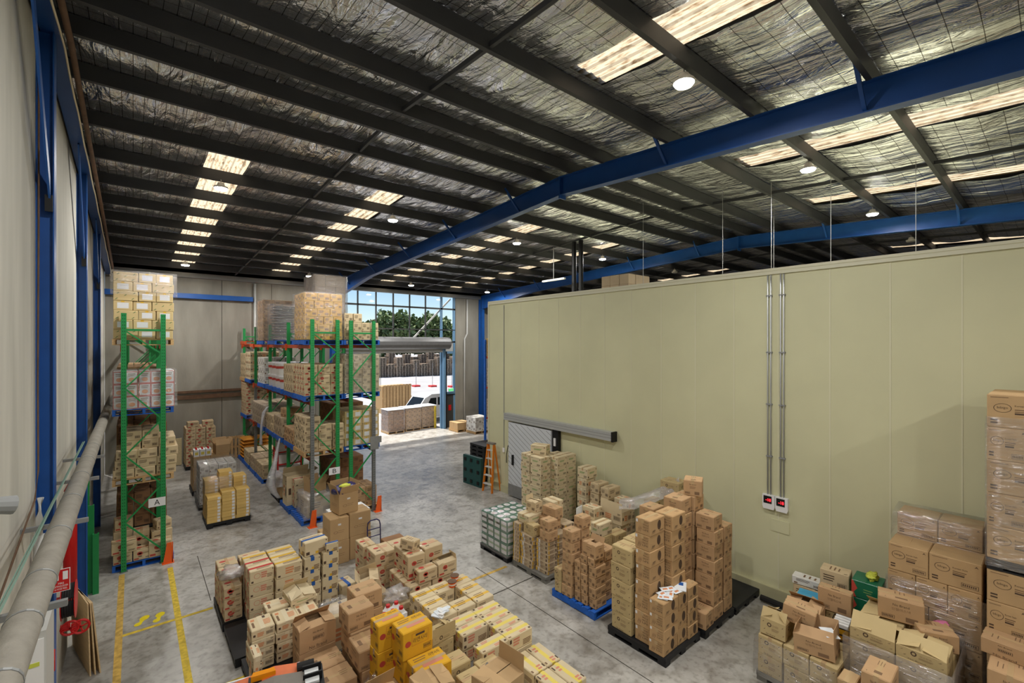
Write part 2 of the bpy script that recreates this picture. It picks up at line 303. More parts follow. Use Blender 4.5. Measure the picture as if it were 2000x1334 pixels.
# ceiling: foil blanket, purlins, rafters, skylight sheets
ce = sempty('ceiling', 'foil lined steel roof with rows of purlins')
far_y = [9.5 + 1.6 * k for k in range(10)] + [24.9]; near_y = [6.5 - 1.6 * k for k in range(10)]
py = sorted(near_y + [7.48, 8.32] + far_y)
SKY = [(1.25, 2.05), (5.08, 5.86), (10.5, 11.3), (15.0, 15.8), (20.3, 21.1), (25.0, 25.8), (30, 30.8)]
SKF = (11.2, 24.8); SKN = (-8.5, 4.75)
def foil():
    xs = set([X0 - 0.1, X1]); x = X0
    while x < 20: xs.add(round(x, 3)); x += 0.13
    while x < X1: xs.add(round(x, 3)); x += 0.5
    for a, b in SKY:
        for e in (a, b):
            xs = {q for q in xs if abs(q - e) > 0.06}
            xs.add(e)
    xs = sorted(xs); ys = sorted(set([round(YN + 0.115 * k, 3) for k in range(int((YB - YN) / 0.115) + 2)] + [SKF[0], SKF[1], SKN[0], SKN[1], 7.9]))
    mb = MB(); nx = len(xs)
    for y in ys:
        lo = max([p for p in py if p <= y], default=YN - 1); hi = min([p for p in py if p > y], default=YB + 1); t = (y - lo) / (hi - lo); s = math.sin(PI * max(0, min(1, t)))
        for x in xs:
            w = noise.noise((x * 1.6, y * 0.35, 3.1)) * 0.035 + noise.noise((x * 5.0 + y * 0.6, y * 1.1, 7.7)) * 0.02 + noise.noise((x * 0.8 - y * 2.2, y * 2.4, 1.7)) * 0.016
            mb.v.append((x, y, rt(y) + 0.255 - s * (0.05 - w * 1.5) + (1 - s) * 0.004))
    insky = lambda xa, ya: any(a < xa < b for a, b in SKY) and (SKF[0] < ya < SKF[1] or SKN[0] < ya < SKN[1])
    for j in range(len(ys) - 1):
        for i in range(nx - 1):
            if insky((xs[i] + xs[i + 1]) / 2, (ys[j] + ys[j + 1]) / 2): continue
            mb.f.append((j * nx + i, j * nx + i + 1, (j + 1) * nx + i + 1, (j + 1) * nx + i)); mb.m.append(0)
    mb.build('foil_blanket', 'foil', ce, smooth=True, fix=False)
foil()
bx = [X0 - 0.3] + [e for a, b in SKY for e in (a - 0.02, b + 0.02)] + [X1]
for k in range(0, len(bx), 2):                                   # steel roof sheeting above the blanket
    for ya, yb in ((YN, 7.9), (7.9, YB + 0.3)):
        MB().prism([(ya, rt(ya) + 0.33), (yb, rt(yb) + 0.33), (yb, rt(yb) + 0.36), (ya, rt(ya) + 0.36)], 'x', bx[k], bx[k + 1]).build('roof_sheet', 'roof_deck', ce)
for a, b in SKY:
    for ya, yb in ((YN, SKN[0]), (SKN[1] - 0.02, 7.9), (7.9, SKF[0] + 0.02), (SKF[1], YB + 0.3)):
        MB().prism([(ya, rt(ya) + 0.335), (yb, rt(yb) + 0.335), (yb, rt(yb) + 0.36), (ya, rt(ya) + 0.36)], 'x', a - 0.03, b + 0.03).build('roof_sheet', 'roof_deck', ce)
for a, b in SKY:
    for y0, y1 in (SKN, SKF):
        mb = MB(); K = 40
        for k in range(K + 1):
            x = a - 0.10 + (b - a + 0.20) * k / K; z = 0.30 + 0.022 * (1 if math.sin(x * 2 * PI / 0.19) > 0.25 else -0.6)
            mb.v += [(x, y0 - 0.1, rt(y0 - 0.1) + z), (x, y1 + 0.1, rt(y1 + 0.1) + z)]
        for k in range(K): mb.f.append((2 * k, 2 * k + 1, 2 * k + 3, 2 * k + 2)); mb.m.append(0)
        mb.build('skylight_sheet', 'skylight', ce, fix=False)
D = 0.25
for y in py:
    z = rt(y); w = 0.075
    pts = [(0, 0), (w, 0), (w, 0.022), (w - 0.008, 0.022), (w - 0.008, 0.008), (0.008, 0.008), (0.008, D - 0.008), (w - 0.008, D - 0.008), (w - 0.008, D - 0.022), (w, D - 0.022), (w, D), (0, D)]
    MB().prism([(y + q[0], z + q[1] - 0.01) for q in pts], 'x', X0, X1).build('purlin', 'purlin', ce)
for xb in (3.7, 13.1, 22.6):
    for a, b in zip(py, py[1:]):
        if a > 7.4 and b < 8.4: continue
        MB().bar((xb, a + 0.07, rt(a) + 0.06), (xb, b, rt(b) + 0.06), 0.05, 0.075).build('bridging_bar', 'purlin', ce)
RX = [8.2, 18.0, 27.8]
for i, x in enumerate(RX):
    dp, fw, tf = 0.44, 0.2, 0.02; r_m = 'steel_navy' if i == 0 else 'steel_blue'
    for seg in (((-8.9, 0), (7.9, 0)), ((7.9, 0), (19.6, 0)), ((19.6, 0), (24.7, 0.42))):
        (ya, da), (yb, db) = seg
        mb = MB()
        mb.prism([(ya, rt(ya) - tf), (yb, rt(yb) - tf), (yb, rt(yb) - dp - db), (ya, rt(ya) - dp - da)], 'x', x - 0.008, x + 0.008)
        mb.prism([(ya, rt(ya)), (yb, rt(yb)), (yb, rt(yb) - tf), (ya, rt(ya) - tf)], 'x', x - fw / 2, x + fw / 2)
        mb.prism([(ya, rt(ya) - dp - da), (yb, rt(yb) - dp - db), (yb, rt(yb) - dp - db - tf), (ya, rt(ya) - dp - da - tf)], 'x', x - fw / 2, x + fw / 2)
        mb.build('rafter', r_m, ce)
    MB().box(x - 0.11, x + 0.11, 7.88, 7.92, rt(7.9) - 0.54, rt(7.9)).build('ridge_plate', r_m, ce)
    for y in (1.8, 5.0, 9.5, 12.7, 15.9, 19.1, 22.3):
        MB().bar((x - 0.02, y, rt(y) - 0.42), (x - 0.55, y, rt(y) + 0.12), 0.05, 0.05).build('fly_brace', r_m, ce)
    MB().prism([(x - 0.1, 24.62), (x + 0.1, 24.62), (x + 0.1, 24.64), (x + 0.008, 24.64), (x + 0.008, 25.0), (x + 0.1, 25.0), (x + 0.1, 25.02), (x - 0.1, 25.02), (x - 0.1, 25.0), (x - 0.008, 25.0), (x - 0.008, 24.64), (x - 0.1, 24.64)], 'z', 0, rt(24.8) - 0.01).build('column', 'steel_blue', ce)
# gable wall steel: rafter over the left wall and two wind columns
for ya, yb in ((-8.9, 7.9), (7.9, 25.0)):
    mb = MB(); mb.prism([(ya, rt(ya)), (yb, rt(yb)), (yb, rt(yb) - 0.3), (ya, rt(ya) - 0.3)], 'x', -0.79, -0.775)
    mb.prism([(ya, rt(ya) - 0.3), (yb, rt(yb) - 0.3), (yb, rt(yb) - 0.318), (ya, rt(ya) - 0.318)], 'x', -0.87, -0.68); mb.build('gable_rafter', 'steel_navy', ce)
for yc in (2.85, 7.95, 13.05, 18.15):
    zt = rt(yc) - 0.32
    MB().prism([(X0, yc - 0.1), (X0 + 0.012, yc - 0.1), (X0 + 0.012, yc - 0.006), (-0.752, yc - 0.006), (-0.752, yc - 0.1), (-0.74, yc - 0.1), (-0.74, yc + 0.1), (-0.752, yc + 0.1), (-0.752, yc + 0.006), (X0 + 0.012, yc + 0.006), (X0 + 0.012, yc + 0.1), (X0, yc + 0.1)], 'z', 0, zt).build('wind_column', 'steel_blue', ce)
    MB().bar((-0.78, yc - 0.06, 7.2), (-0.76, yc - 1.7, rt(yc - 1.7) - 0.3), 0.02, 0.16).build('knee_brace', 'steel_blue', ce)
    MB().box(-0.82, -0.75, yc - 0.13, yc - 0.1, 7.0, 7.2).build('cleat', 'black', ce)
pp = tag(MB().tube([(-0.6, y, rt(y) - 0.36) for y in (-2, 3, 7.9, 12, 16, 20, 24.9)], 0.035, 8).build('sprinkler_pipe', 'pipe_brown', smooth=True), 'thin rusty brown pipe running under the roof along the left wall', 'pipe')
tag(MB().tube([(-0.66, y, rt(y) - 0.44 - 0.03 * math.sin(y * 3)) for y in [2 + 0.6 * k for k in range(38)]], 0.012, 6).build('cable_run', 'tape_pale', smooth=True), 'pale sagging cable tied below the rusty roof pipe', 'cable')

# window bay, roller shutter and exit door in the back wall
win = sempty('window_1', 'tall gridded window above the roller door')
mx = [8.6, 9.68, 10.75, 11.81, 12.87, 13.95, 15.08, 16.02]; YG = YB + 0.06
for a, b in zip(mx, mx[1:]):
    for z0, z1 in ((5.55, 6.24), (6.3, 7.56), (7.66, 8.4)):
        MB().box(a + 0.03, b - 0.03, YG, YG + 0.008, z0, z1).build('pane', 'glass', win)
for k, x in enumerate(mx): MB().box(x - (0.07 if k >= 6 else 0.03), x + (0.07 if k >= 6 else 0.03), YG - 0.05, YG + 0.05, 5.5 if k < 6 else 0, 8.42).build('mullion', 'frame_blue' if k >= 6 else 'frame_dark', win)
for z0, z1, m in ((5.45, 5.55, 'frame_dark'), (6.24, 6.30, 'frame_dark'), (7.56, 7.66, 'frame_dark'), (8.38, 8.46, 'grey_light')):
    MB().box(8.55, 16.1, YG - 0.05, YG + 0.05, z0, z1).build('transom', m, win)
MB().bar((13.0, YB + 0.3, 5.5), (15.9, YB + 0.3, 8.3), 0.09, 0.09).build('wind_brace', 'grey_light', win)
MB().box(15.16, 15.94, YG, YG + 0.008, 2.3, 4.75).build('pane', 'glass', win); MB().box(15.1, 16.0, YG - 0.04, YG + 0.04, 4.75, 4.9).box(15.1, 16.0, YG - 0.04, YG + 0.04, 2.12, 2.3).build('transom', 'frame_blue', win)
MB().box(15.15, 15.95, YG - 0.02, YG + 0.02, 4.9, 5.5).build('spandrel_panel', 'grey_light', win)
dr = sempty('door_1', 'grey roller shutter raised above the dock opening')
pts = []
for k in range(24):
    t = 2 * PI * k / 24; r = 0.37 + (0.012 if k % 2 else 0); pts.append((24.72 + r * math.cos(t), 5.42 + r * math.sin(t)))
MB().prism(pts, 'x', 8.5, 15.35).build('shutter_roll', 'shutter', dr)
for k in range(4): MB().prism([(24.98, 5.24 - k * 0.1), (25.03, 5.22 - k * 0.1), (25.03, 5.15 - k * 0.1), (24.98, 5.14 - k * 0.1)], 'x', 8.55, 15.1).build('shutter_slat', 'grey_light' if k > 1 else 'shutter', dr)
MB().box(8.45, 8.6, 24.9, 25.1, 0, 5.2).build('jamb', 'frame_dark', dr); MB().box(15.08, 15.24, 24.88, 25.08, 0, 5.2).build('jamb', 'frame_blue', dr); MB().box(15.24, 15.34, 24.9, 25.05, 0, 4.9).build('jamb', 'black', dr)
de = sempty('door_2', 'dark brown exit door beside the dock opening')
MB().box(15.36, 15.98, YB + 0.02, YB + 0.08, 0, 2.08).build('leaf', 'frame_dark', de); MB().box(15.3, 16.06, YB - 0.02, YB + 0.1, 2.08, 2.14).build('frame', 'black', de)
MB().box(15.58, 15.78, YB - 0.01, YB + 0.015, 1.1, 1.45).build('warning_notice', 'fire_red', de)
ex = thing('exit_sign', 'small green illuminated exit sign above the brown door', 'sign', (15.72, YB - 0.08, 2.32))
MB().box(-0.19, 0.19, -0.02, 0.06, 0, 0.2).build('housing', 'white', ex)
mb = MB(); mb.quad((-0.17, -0.022, 0.02), (0.17, -0.022, 0.02), (0.17, -0.022, 0.18), (-0.17, -0.022, 0.18)); mb.box(-0.04, 0.0, -0.026, -0.022, 0.04, 0.15, 1); mb.box(0.02, 0.12, -0.026, -0.022, 0.08, 0.11, 1); mb.build('face', ['exit_green', 'white'], ex, fix=False)
def downpipe(pts, label): tag(MB().tube(pts, 0.055, 10).build('downpipe', 'grey_light', smooth=True), label, 'pipe')
downpipe([(4.55, YB - 0.1, 8.3), (4.55, YB - 0.1, 0.0)], 'white vertical downpipe on the concrete back wall left of rack B')
downpipe([(16.95, YB - 0.1, 8.3), (16.95, YB - 0.1, 6.05), (16.75, YB - 0.1, 5.7), (16.75, YB - 0.1, 0.0)], 'white cranked downpipe beside the blue column at the dock door')

# cold room
cr = sempty('wall_cold_room', 'olive cream insulated cold room wall of tall panels')
ye = [13.86, 12.93] + [12.93 - 0.917 * k for k in range(1, 24)]
for k, (a, b) in enumerate(zip(ye, ye[1:])):
    MB().box(10.4, 10.5, b + 0.006, a - 0.006, 0.0, 6.87).build('panel', 'cold_panel', cr)
    MB().box(10.394, 10.42, b - 0.011, b + 0.011, 0.0, 6.86).build('joint_strip', 'joint_light', cr)
MB().box(10.43, 17.0, ye[-1], 13.84, 0, 6.86).build('room_core', 'cold_panel', cr)
MB().box(10.36, 10.62, ye[-1], 13.88, 6.86, 6.99).build('top_trim', 'cold_trim', cr)
MB().box(10.355, 10.36, ye[-1], 13.88, 6.93, 6.938).build('trim_groove', 'skirt', cr)
MB().box(10.33, 10.4, ye[-1], 10.2, 0.0, 0.26).box(10.33, 10.4, 12.6, 13.86, 0, 0.26).build('skirting', 'skirt', cr)
MB().box(10.37, 10.4, 13.84, 13.9, 0, 6.9).build('corner_trim', 'cold_trim', cr)
MB().tube([(10.38, 12.93, 6.8), (10.38, 12.93, 1.6)], 0.012, 6).build('conduit', 'grey', cr); MB().box(10.35, 10.4, 12.88, 12.98, 1.45, 1.6).build('switch', 'white', cr)
MB().tube([(10.36, 12.66, 1.75), (10.33, 12.72, 1.4), (10.36, 12.76, 1.1)], 0.014, 6).build('door_handle_cord', 'black', cr)
dd = sempty('door_3', 'white quilted sliding cold room door on a rail')
MB().box(10.24, 10.34, 10.36, 12.5, 0.05, 2.62).build('leaf', 'door_white', dd)
for k in range(22):
    c = -0.6 + k * 0.17; pts = [(10.237, 10.36 + 2.14 * i / 39, c + 0.55 * (2.14 * i / 39)) for i in range(40)]
    pts = [q for q in pts if 0.45 < q[2] < 2.6]
    if len(pts) > 2: MB().bar(pts[0], pts[-1], 0.006, 0.012).build('quilt_line', 'grey', dd)
MB().box(10.225, 10.24, 10.36, 12.5, 0.05, 0.45).build('kick_plate', 'galv', dd)
MB().box(10.18, 10.24, 12.2, 12.26, 1.15, 1.5).build('handle', 'black', dd)
MB().box(10.2, 10.4, 7.94, 12.72, 2.68, 2.92).build('track_cover', 'alu', dd)
for z in (2.76, 2.84): MB().box(10.196, 10.2, 7.96, 12.7, z, z + 0.012).build('track_groove', 'grey', dd)
MB().box(10.19, 10.4, 7.9, 7.95, 2.66, 2.94).build('track_end', 'black', dd); MB().box(10.28, 10.4, 10.08, 10.34, 0, 2.66).build('seal_strip', 'black', dd)
MB().box(10.25, 10.3, 10.18, 10.26, 2.15, 2.4).build('latch_box', 'white', dd)
def controller(y, label):
    t = thing('temperature_controller', label, 'controller', (10.4, y, 1.9), 0, 'temperature controllers on the cold room wall')
    mb = MB(); mb.prism([(-0.12, 0.06), (-0.10, 0.0), (0.10, 0.0), (0.12, 0.06), (0.12, 0.30), (-0.12, 0.30)], 'x', -0.075, -0.005); mb.build('case', 'white', t)
    MB().box(-0.08, -0.0755, -0.065, 0.095, 0.12, 0.275).build('screen', 'black', t)
    mb = MB(); add_text(mb, '-18', lambda u, v: (-0.0825, 0.05 - 0.10 * u, 0.165 + 0.06 * v), 0, 1, 0, 1, 0); mb.build('digits', 'led_red', t, fix=False)
    for d in (-0.03, 0.03): MB().tube([(-0.03, d, 0.30), (-0.03, d, 4.95)], 0.014, 8).build('conduit', 'alu', t, smooth=True)
    for z in (1.1, 2.2, 3.3, 4.5): MB().box(-0.05, -0.006, -0.06, 0.06, z, z + 0.025).build('saddle_clip', 'grey', t)
controller(3.93, 'white controller with red digits on the cold room wall, the one nearer the door')
controller(3.68, 'white controller with red digits and twin conduits, the one nearer the tall cartons')
tag(MB().box(10.385, 10.4, 3.55, 3.9, 1.45, 1.7).build('cover_plate', 'cold_panel'), 'blank cream cover plate below the two temperature controllers', 'cover plate')
tag(MB().tube([(10.12, 3.35, 0.08), (10.12, 4.0, 0.08)], 0.06, 8).build('floor_kerb', 'black'), 'black floor kerb tube at the foot of the cold room wall', 'kerb')

# lamps
def lamp(x, y, z, label, on=True):
    t = thing('high_bay_lamp', label, 'lamp', (x, y, z), 0, 'round high bay lamps under the purlins')
    mb = MB(); mb.tube([(0, 0, 0.03), (0, 0, 0.07), (0, 0, 0.075), (0, 0, 0.16)], [0.145, 0.145, 0.09, 0.065], 20); mb.build('housing', 'grey_light', t)
    MB().tube([(0, 0, 0.16), (0, 0, rt(y) + 0.02 - z)], 0.012, 6).build('hanger', 'steel_rod', t)
    mb = MB(); mb.tube([(0, 0, 0.0), (0, 0, 0.03)], [0.12, 0.14], 24); mb.build('diffuser', 'lamp_on' if on else 'grey_light', t)
    if on:
        l = bpy.data.lights.new('lamp_light', 'AREA'); l.shape = 'DISK'; l.size = 0.26; l.energy = LAMP_POWER; l.color = (1.0, 0.985, 0.955)
        lo = bpy.data.objects.new('lamp_light', l); C.objects.link(lo); lo.parent = t; lo.location = (0, 0, -0.01)
names = ['first', 'second', 'third', 'fourth', 'fifth', 'sixth']
for rn, y, xs_ in (('over the foreground cartons', 3.4, (1.0, 6.0, 11.0, 16.2)), ('middle row beyond the ridge', 12.7, (1.6, 5.95, 10.8, 15.7)), ('far row by the back wall', 22.3, (1.6, 6.3, 11.5, 16.6)), ('unseen row added behind the viewer', -5.0, (1.0, 6.0, 11.0, 16.2))):  # the last row is out of view, added to light the interior
    for i, x in enumerate(xs_): lamp(x, y, rt(y) - 0.22, 'round high bay lamp, %s from the left wall, %s' % (names[i], rn))
for i, (x, y) in enumerate(((21.5, 3.4), (21.5, 12.7), (21.5, 22.3), (27, 8))): lamp(x, y, rt(y) - 0.22, 'unlit round high bay lamp beyond the second blue rafter, %s of them' % names[i], on=False)

# ------------------------------------------------------------------ cartons
E_ = 0.0012
def faces(sx, sy, sz):
    hx, hy = sx / 2, sy / 2
    return {'f': (lambda u, v: (-hx + u * sx, -hy - E_, v * sz), sx), 'l': (lambda u, v: (-hx - E_, hy - u * sy, v * sz), sy),
            'b': (lambda u, v: (hx - u * sx, hy + E_, v * sz), sx), 'r': (lambda u, v: (hx + E_, -hy + u * sy, v * sz), sy),
            't': (lambda u, v: (-hx + u * sx, -hy + v * sy, sz + 0.0035), sx)}
def rect(mb, fn, u0, u1, v0, v1, mi): mb.quad(fn(u0, v0), fn(u1, v0), fn(u1, v1), fn(u0, v1), mi)
def ell(mb, fn, W_, H_, uc, vc, r, ry, mi, n=18, hole=0.0):
    P = lambda k, s: fn(uc + s * r / W_ * math.cos(2 * PI * k / n), vc + s * ry / H_ * math.sin(2 * PI * k / n))
    if not hole: mb.poly([P(k, 1) for k in range(n)], mi)
    else:
        for k in range(n): mb.quad(P(k, 1), P(k + 1, 1), P(k + 1, hole), P(k, hole), mi)
# ink slots: 0 ink 1 soft 2 red 3 red_soft 4 orange 5 green 6 leaf 7 label 8 blue 9 yellow
INKS = ['ink', 'ink_soft', 'red', 'red_soft', 'orange_ink', 'green_ink', 'leaf_ink', 'label', 'tape_blue', 'tape_gold']
def code_box(mb, fn, u0, u1, v0, v1):
    for a, b, c, d in ((u0, u1, v0, v0 + 0.012), (u0, u1, v1 - 0.012, v1), (u0, u0 + 0.01, v0, v1), (u1 - 0.01, u1, v0, v1)): rect(mb, fn, a, b, c, d, 0)
    n = 7
    for k in range(n): rect(mb, fn, u0 + (u1 - u0) * (0.08 + 0.84 * k / n), u0 + (u1 - u0) * (0.08 + 0.84 * (k + 0.6) / n), v0 + 0.035, v1 - 0.035, 0)
def lines(mb, fn, u0, u1, v, n, dv, mi, h=0.022):
    for k in range(n): rect(mb, fn, u0, u1 - (0.12 if k == n - 1 else 0.0) * (u1 - u0), v - k * dv - h, v - k * dv, mi)
def pr_brand(mb, F, sx, sy, sz):
    for s in 'flbr':
        fn, w = F[s]; big = s in ('f', 'b') if sx >= sy else s in ('l', 'r')
        add_text(mb, 'No Brand', fn, 0.32, 0.68, 0.70, 0.80, 0)
        if big: add_text(mb, '인절미스낵', fn, 0.30, 0.70, 0.50, 0.62, 1)
        else: lines(mb, fn, 0.34, 0.66, 0.62, 3, 0.06, 1)
        code_box(mb, fn, 0.08, 0.36, 0.10, 0.26); rect(mb, fn, 0.60, 0.86, 0.10, 0.30, 1)
    fn, w = F['t']; rect(mb, fn, 0.16, 0.30, 0.35, 0.62, 1); lines(mb, fn, 0.62, 0.86, 0.62, 3, 0.10, 1); lines(mb, fn, 0.10, 0.15, 0.85, 1, 0.1, 0)
def pr_brand2(mb, F, sx, sy, sz):
    for s in 'flbr':
        fn, w = F[s]; add_text(mb, 'No Brand', fn, 0.36, 0.64, 0.74, 0.82, 0); code_box(mb, fn, 0.36, 0.66, 0.42, 0.60); add_text(mb, 'No Brand', fn, 0.26, 0.74, 0.06, 0.20, 0)
    fn, w = F['t']; lines(mb, fn, 0.25, 0.55, 0.8, 2, 0.12, 1); lines(mb, fn, 0.6, 0.9, 0.35, 3, 0.09, 1)
def pr_olive(mb, F, sx, sy, sz):
    for s in 'flbr':
        fn, w = F[s]; ell(mb, fn, w, sz, 0.36, 0.68, 0.032, 0.032, 0, hole=0.55); add_text(mb, '인스턴트', fn, 0.48, 0.72, 0.60, 0.74, 1); lines(mb, fn, 0.46, 0.74, 0.50, 3, 0.06, 1)
        add_text(mb, 'No Brand', fn, 0.25, 0.60, 0.05, 0.14, 0)
        for u, v in ((0.08, 0.75), (0.14, 0.3), (0.84, 0.72), (0.88, 0.25)): mb.poly([fn(u, v), fn(u + 0.07, v + 0.10), fn(u + 0.05, v + 0.02)], 0)
    fn, w = F['t']; lines(mb, fn, 0.2, 0.5, 0.7, 2, 0.12, 1); lines(mb, fn, 0.6, 0.85, 0.4, 2, 0.12, 1)
def pr_grain(mb, F, sx, sy, sz):
    for s in 'flbr':
        fn, w = F[s]
        if s in 'fb':
            ell(mb, fn, w, sz, 0.62, 0.55, 0.055, 0.085, 0, 22); ell(mb, fn, w, sz, 0.62, 0.55, 0.04, 0.066, 1, 18, hole=0.9)
            for k in range(4): mb.poly([fn(0.10 + k * 0.05, 0.08), fn(0.20 + k * 0.05, 0.36), fn(0.21 + k * 0.05, 0.30)], 0)
            lines(mb, fn, 0.62, 0.92, 0.2, 2, 0.07, 0)
        else:
            for k, t in enumerate(('TODAY', 'WHOLE', 'HEALTHY', 'LIFE')): add_text(mb, t, fn, 0.52, 0.90, 0.78 - k * 0.17, 0.90 - k * 0.17, 0)
            rect(mb, fn, 0.05, 0.18, 0.72, 0.92, 7)
            for k in range(3): mb.poly([fn(0.16 + k * 0.08, 0.06), fn(0.28 + k * 0.08, 0.55), fn(0.27 + k * 0.08, 0.35)], 1)
    fn, w = F['t']; lines(mb, fn, 0.3, 0.6, 0.75, 2, 0.1, 1); lines(mb, fn, 0.6, 0.85, 0.35, 2, 0.1, 1)
def pr_green(mb, F, sx, sy, sz):
    for s in 'flbr':
        fn, w = F[s]; lines(mb, fn, 0.08, 0.32, 0.86, 1, 0.1, 0); lines(mb, fn, 0.22, 0.72, 0.62, 2, 0.09, 5, 0.05); lines(mb, fn, 0.62, 0.92, 0.28, 3, 0.07, 0, 0.035); rect(mb, fn, 0.05, 0.14, 0.1, 0.26, 0); rect(mb, fn, 0.86, 0.93, 0.74, 0.86, 1)
    fn, w = F['t']; lines(mb, fn, 0.3, 0.8, 0.65, 3, 0.12, 1)
def pr_orange(mb, F, sx, sy, sz):
    for s in 'flbr':
        fn, w = F[s]; rect(mb, fn, 0.07, 0.17, 0.36, 0.58, 0); lines(mb, fn, 0.24, 0.52, 0.66, 3, 0.14, 4, 0.09); code_box(mb, fn, 0.62, 0.94, 0.28, 0.62); lines(mb, fn, 0.8, 0.93, 0.84, 2, 0.08, 0, 0.04)
    fn, w = F['t']; rect(mb, fn, 0.1, 0.2, 0.22, 0.62, 1); lines(mb, fn, 0.6, 0.9, 0.62, 4, 0.1, 4, 0.06); rect(mb, fn, 0.62, 0.74, 0.76, 0.93, 0); rect(mb, fn, 0.1, 0.26, 0.7, 0.86, 4); rect(mb, fn, 0.38, 0.55, 0.02, 0.98, 6 if False else 7) if False else None
def pr_redlogo(mb, F, sx, sy, sz):
    for s in 'flbr':
        fn, w = F[s]; ell(mb, fn, w, sz, 0.36, 0.66, 0.055, 0.045, 2); ell(mb, fn, w, sz, 0.36, 0.66, 0.035, 0.02, 3, 14); lines(mb, fn, 0.52, 0.88, 0.74, 2, 0.09, 1, 0.04); lines(mb, fn, 0.28, 0.5, 0.42, 1, 0.1, 0, 0.09); rect(mb, fn, 0.05, 0.3, 0.10, 0.24, 2); lines(mb, fn, 0.66, 0.93, 0.26, 2, 0.08, 0, 0.04)
    fn, w = F['t']; ell(mb, fn, w, sy, 0.3, 0.6, 0.06, 0.045, 2); lines(mb, fn, 0.5, 0.88, 0.7, 2, 0.14, 3, 0.05); lines(mb, fn, 0.2, 0.42, 0.34, 1, 0.1, 0, 0.07)
def pr_redtext(mb, F, sx, sy, sz):
    for s in 'flbr':
        fn, w = F[s]; ell(mb, fn, w, sz, 0.30, 0.58, 0.055, 0.05, 3, hole=0.86); lines(mb, fn, 0.46, 0.70, 0.80, 3, 0.16, 3, 0.11); rect(mb, fn, 0.06, 0.15, 0.12, 0.26, 0); lines(mb, fn, 0.70, 0.92, 0.56, 3, 0.10, 1, 0.05); rect(mb, fn, 0.92, 0.96, 0.82, 0.9, 0)
    fn, w = F['t']; lines(mb, fn, 0.3, 0.9, 0.32, 2, 0.12, 1, 0.06)
def pr_yeltext(mb, F, sx, sy, sz):
    for s in 'flbr':
        fn, w = F[s]; lines(mb, fn, 0.34, 0.66, 0.74, 3, 0.18, 4, 0.12); rect(mb, fn, 0.06, 0.15, 0.12, 0.26, 0); lines(mb, fn, 0.68, 0.93, 0.56, 4, 0.10, 1, 0.05); rect(mb, fn, 0.92, 0.96, 0.82, 0.9, 0)
    fn, w = F['t']; lines(mb, fn, 0.28, 0.92, 0.34, 2, 0.14, 1, 0.07)
def pr_blue(mb, F, sx, sy, sz):
    for s in 'flbr':
        fn, w = F[s]; lines(mb, fn, 0.58, 0.92, 0.36, 4, 0.09, 1, 0.06); rect(mb, fn, 0.05, 0.2, 0.1, 0.32, 0); rect(mb, fn, 0.45, 0.58, 0.06, 0.24, 9); rect(mb, fn, 0.9, 0.95, 0.8, 0.9, 0)
        if s in 'lr': rect(mb, fn, 0.40, 0.56, 0.62, 1.0, 8)
    fn, w = F['t']; lines(mb, fn, 0.08, 0.9, 0.82, 2, 0.12, 1, 0.05)
def pr_tops(mb, F, sx, sy, sz):      # pale cartons with red blocks on the lid
    for s in 'flbr':
        fn, w = F[s]; rect(mb, fn, 0.05, 0.14, 0.6, 0.86, 0); lines(mb, fn, 0.2, 0.46, 0.84, 3, 0.18, 3, 0.12); lines(mb, fn, 0.6, 0.93, 0.5, 4, 0.1, 1, 0.06); rect(mb, fn, 0.05, 0.14, 0.12, 0.3, 0)
    fn, w = F['t']; lines(mb, fn, 0.22, 0.46, 0.86, 2, 0.12, 3, 0.07); lines(mb, fn, 0.52, 0.8, 0.24, 2, 0.11, 3, 0.07); rect(mb, fn, 0.04, 0.12, 0.78, 0.94, 0); rect(mb, fn, 0.88, 0.96, 0.06, 0.2, 0); rect(mb, fn, 0.05, 0.15, 0.06, 0.16, 1)
def pr_mono(mb, F, sx, sy, sz):
    for s in 'flbr':
        fn, w = F[s]; lines(mb, fn, 0.12, 0.5, 0.78, 3, 0.12, 0, 0.05); code_box(mb, fn, 0.6, 0.92, 0.2, 0.5); rect(mb, fn, 0.06, 0.16, 0.12, 0.3, 1)
    fn, w = F['t']; lines(mb, fn, 0.2, 0.7, 0.7, 3, 0.15, 1, 0.05); rect(mb, fn, 0.04, 0.1, 0.06, 0.18, 0)
def pr_ramen(mb, F, sx, sy, sz):
    for s in 'flbr':
        fn, w = F[s]; add_text(mb, '라면사리', fn, 0.34, 0.80, 0.52, 0.70, 0); rect(mb, fn, 0.42, 0.72, 0.75, 0.83, 0); ell(mb, fn, w, sz, 0.17, 0.56, 0.045, 0.042, 2); code_box(mb, fn, 0.68, 0.95, 0.17, 0.34)
        for a, b, c, d in ((0.30, 0.84, 0.43, 0.437), (0.30, 0.84, 0.87, 0.877), (0.295, 0.302, 0.43, 0.877), (0.838, 0.845, 0.43, 0.877)): rect(mb, fn, a, b, c, d, 2)
    fn, w = F['t']; rect(mb, fn, 0.25, 0.85, 0.25, 0.42, 3); lines(mb, fn, 0.12, 0.5, 0.85, 2, 0.12, 1, 0.04); add_text(mb, '라면사리', fn, 0.58, 0.9, 0.68, 0.86, 0)
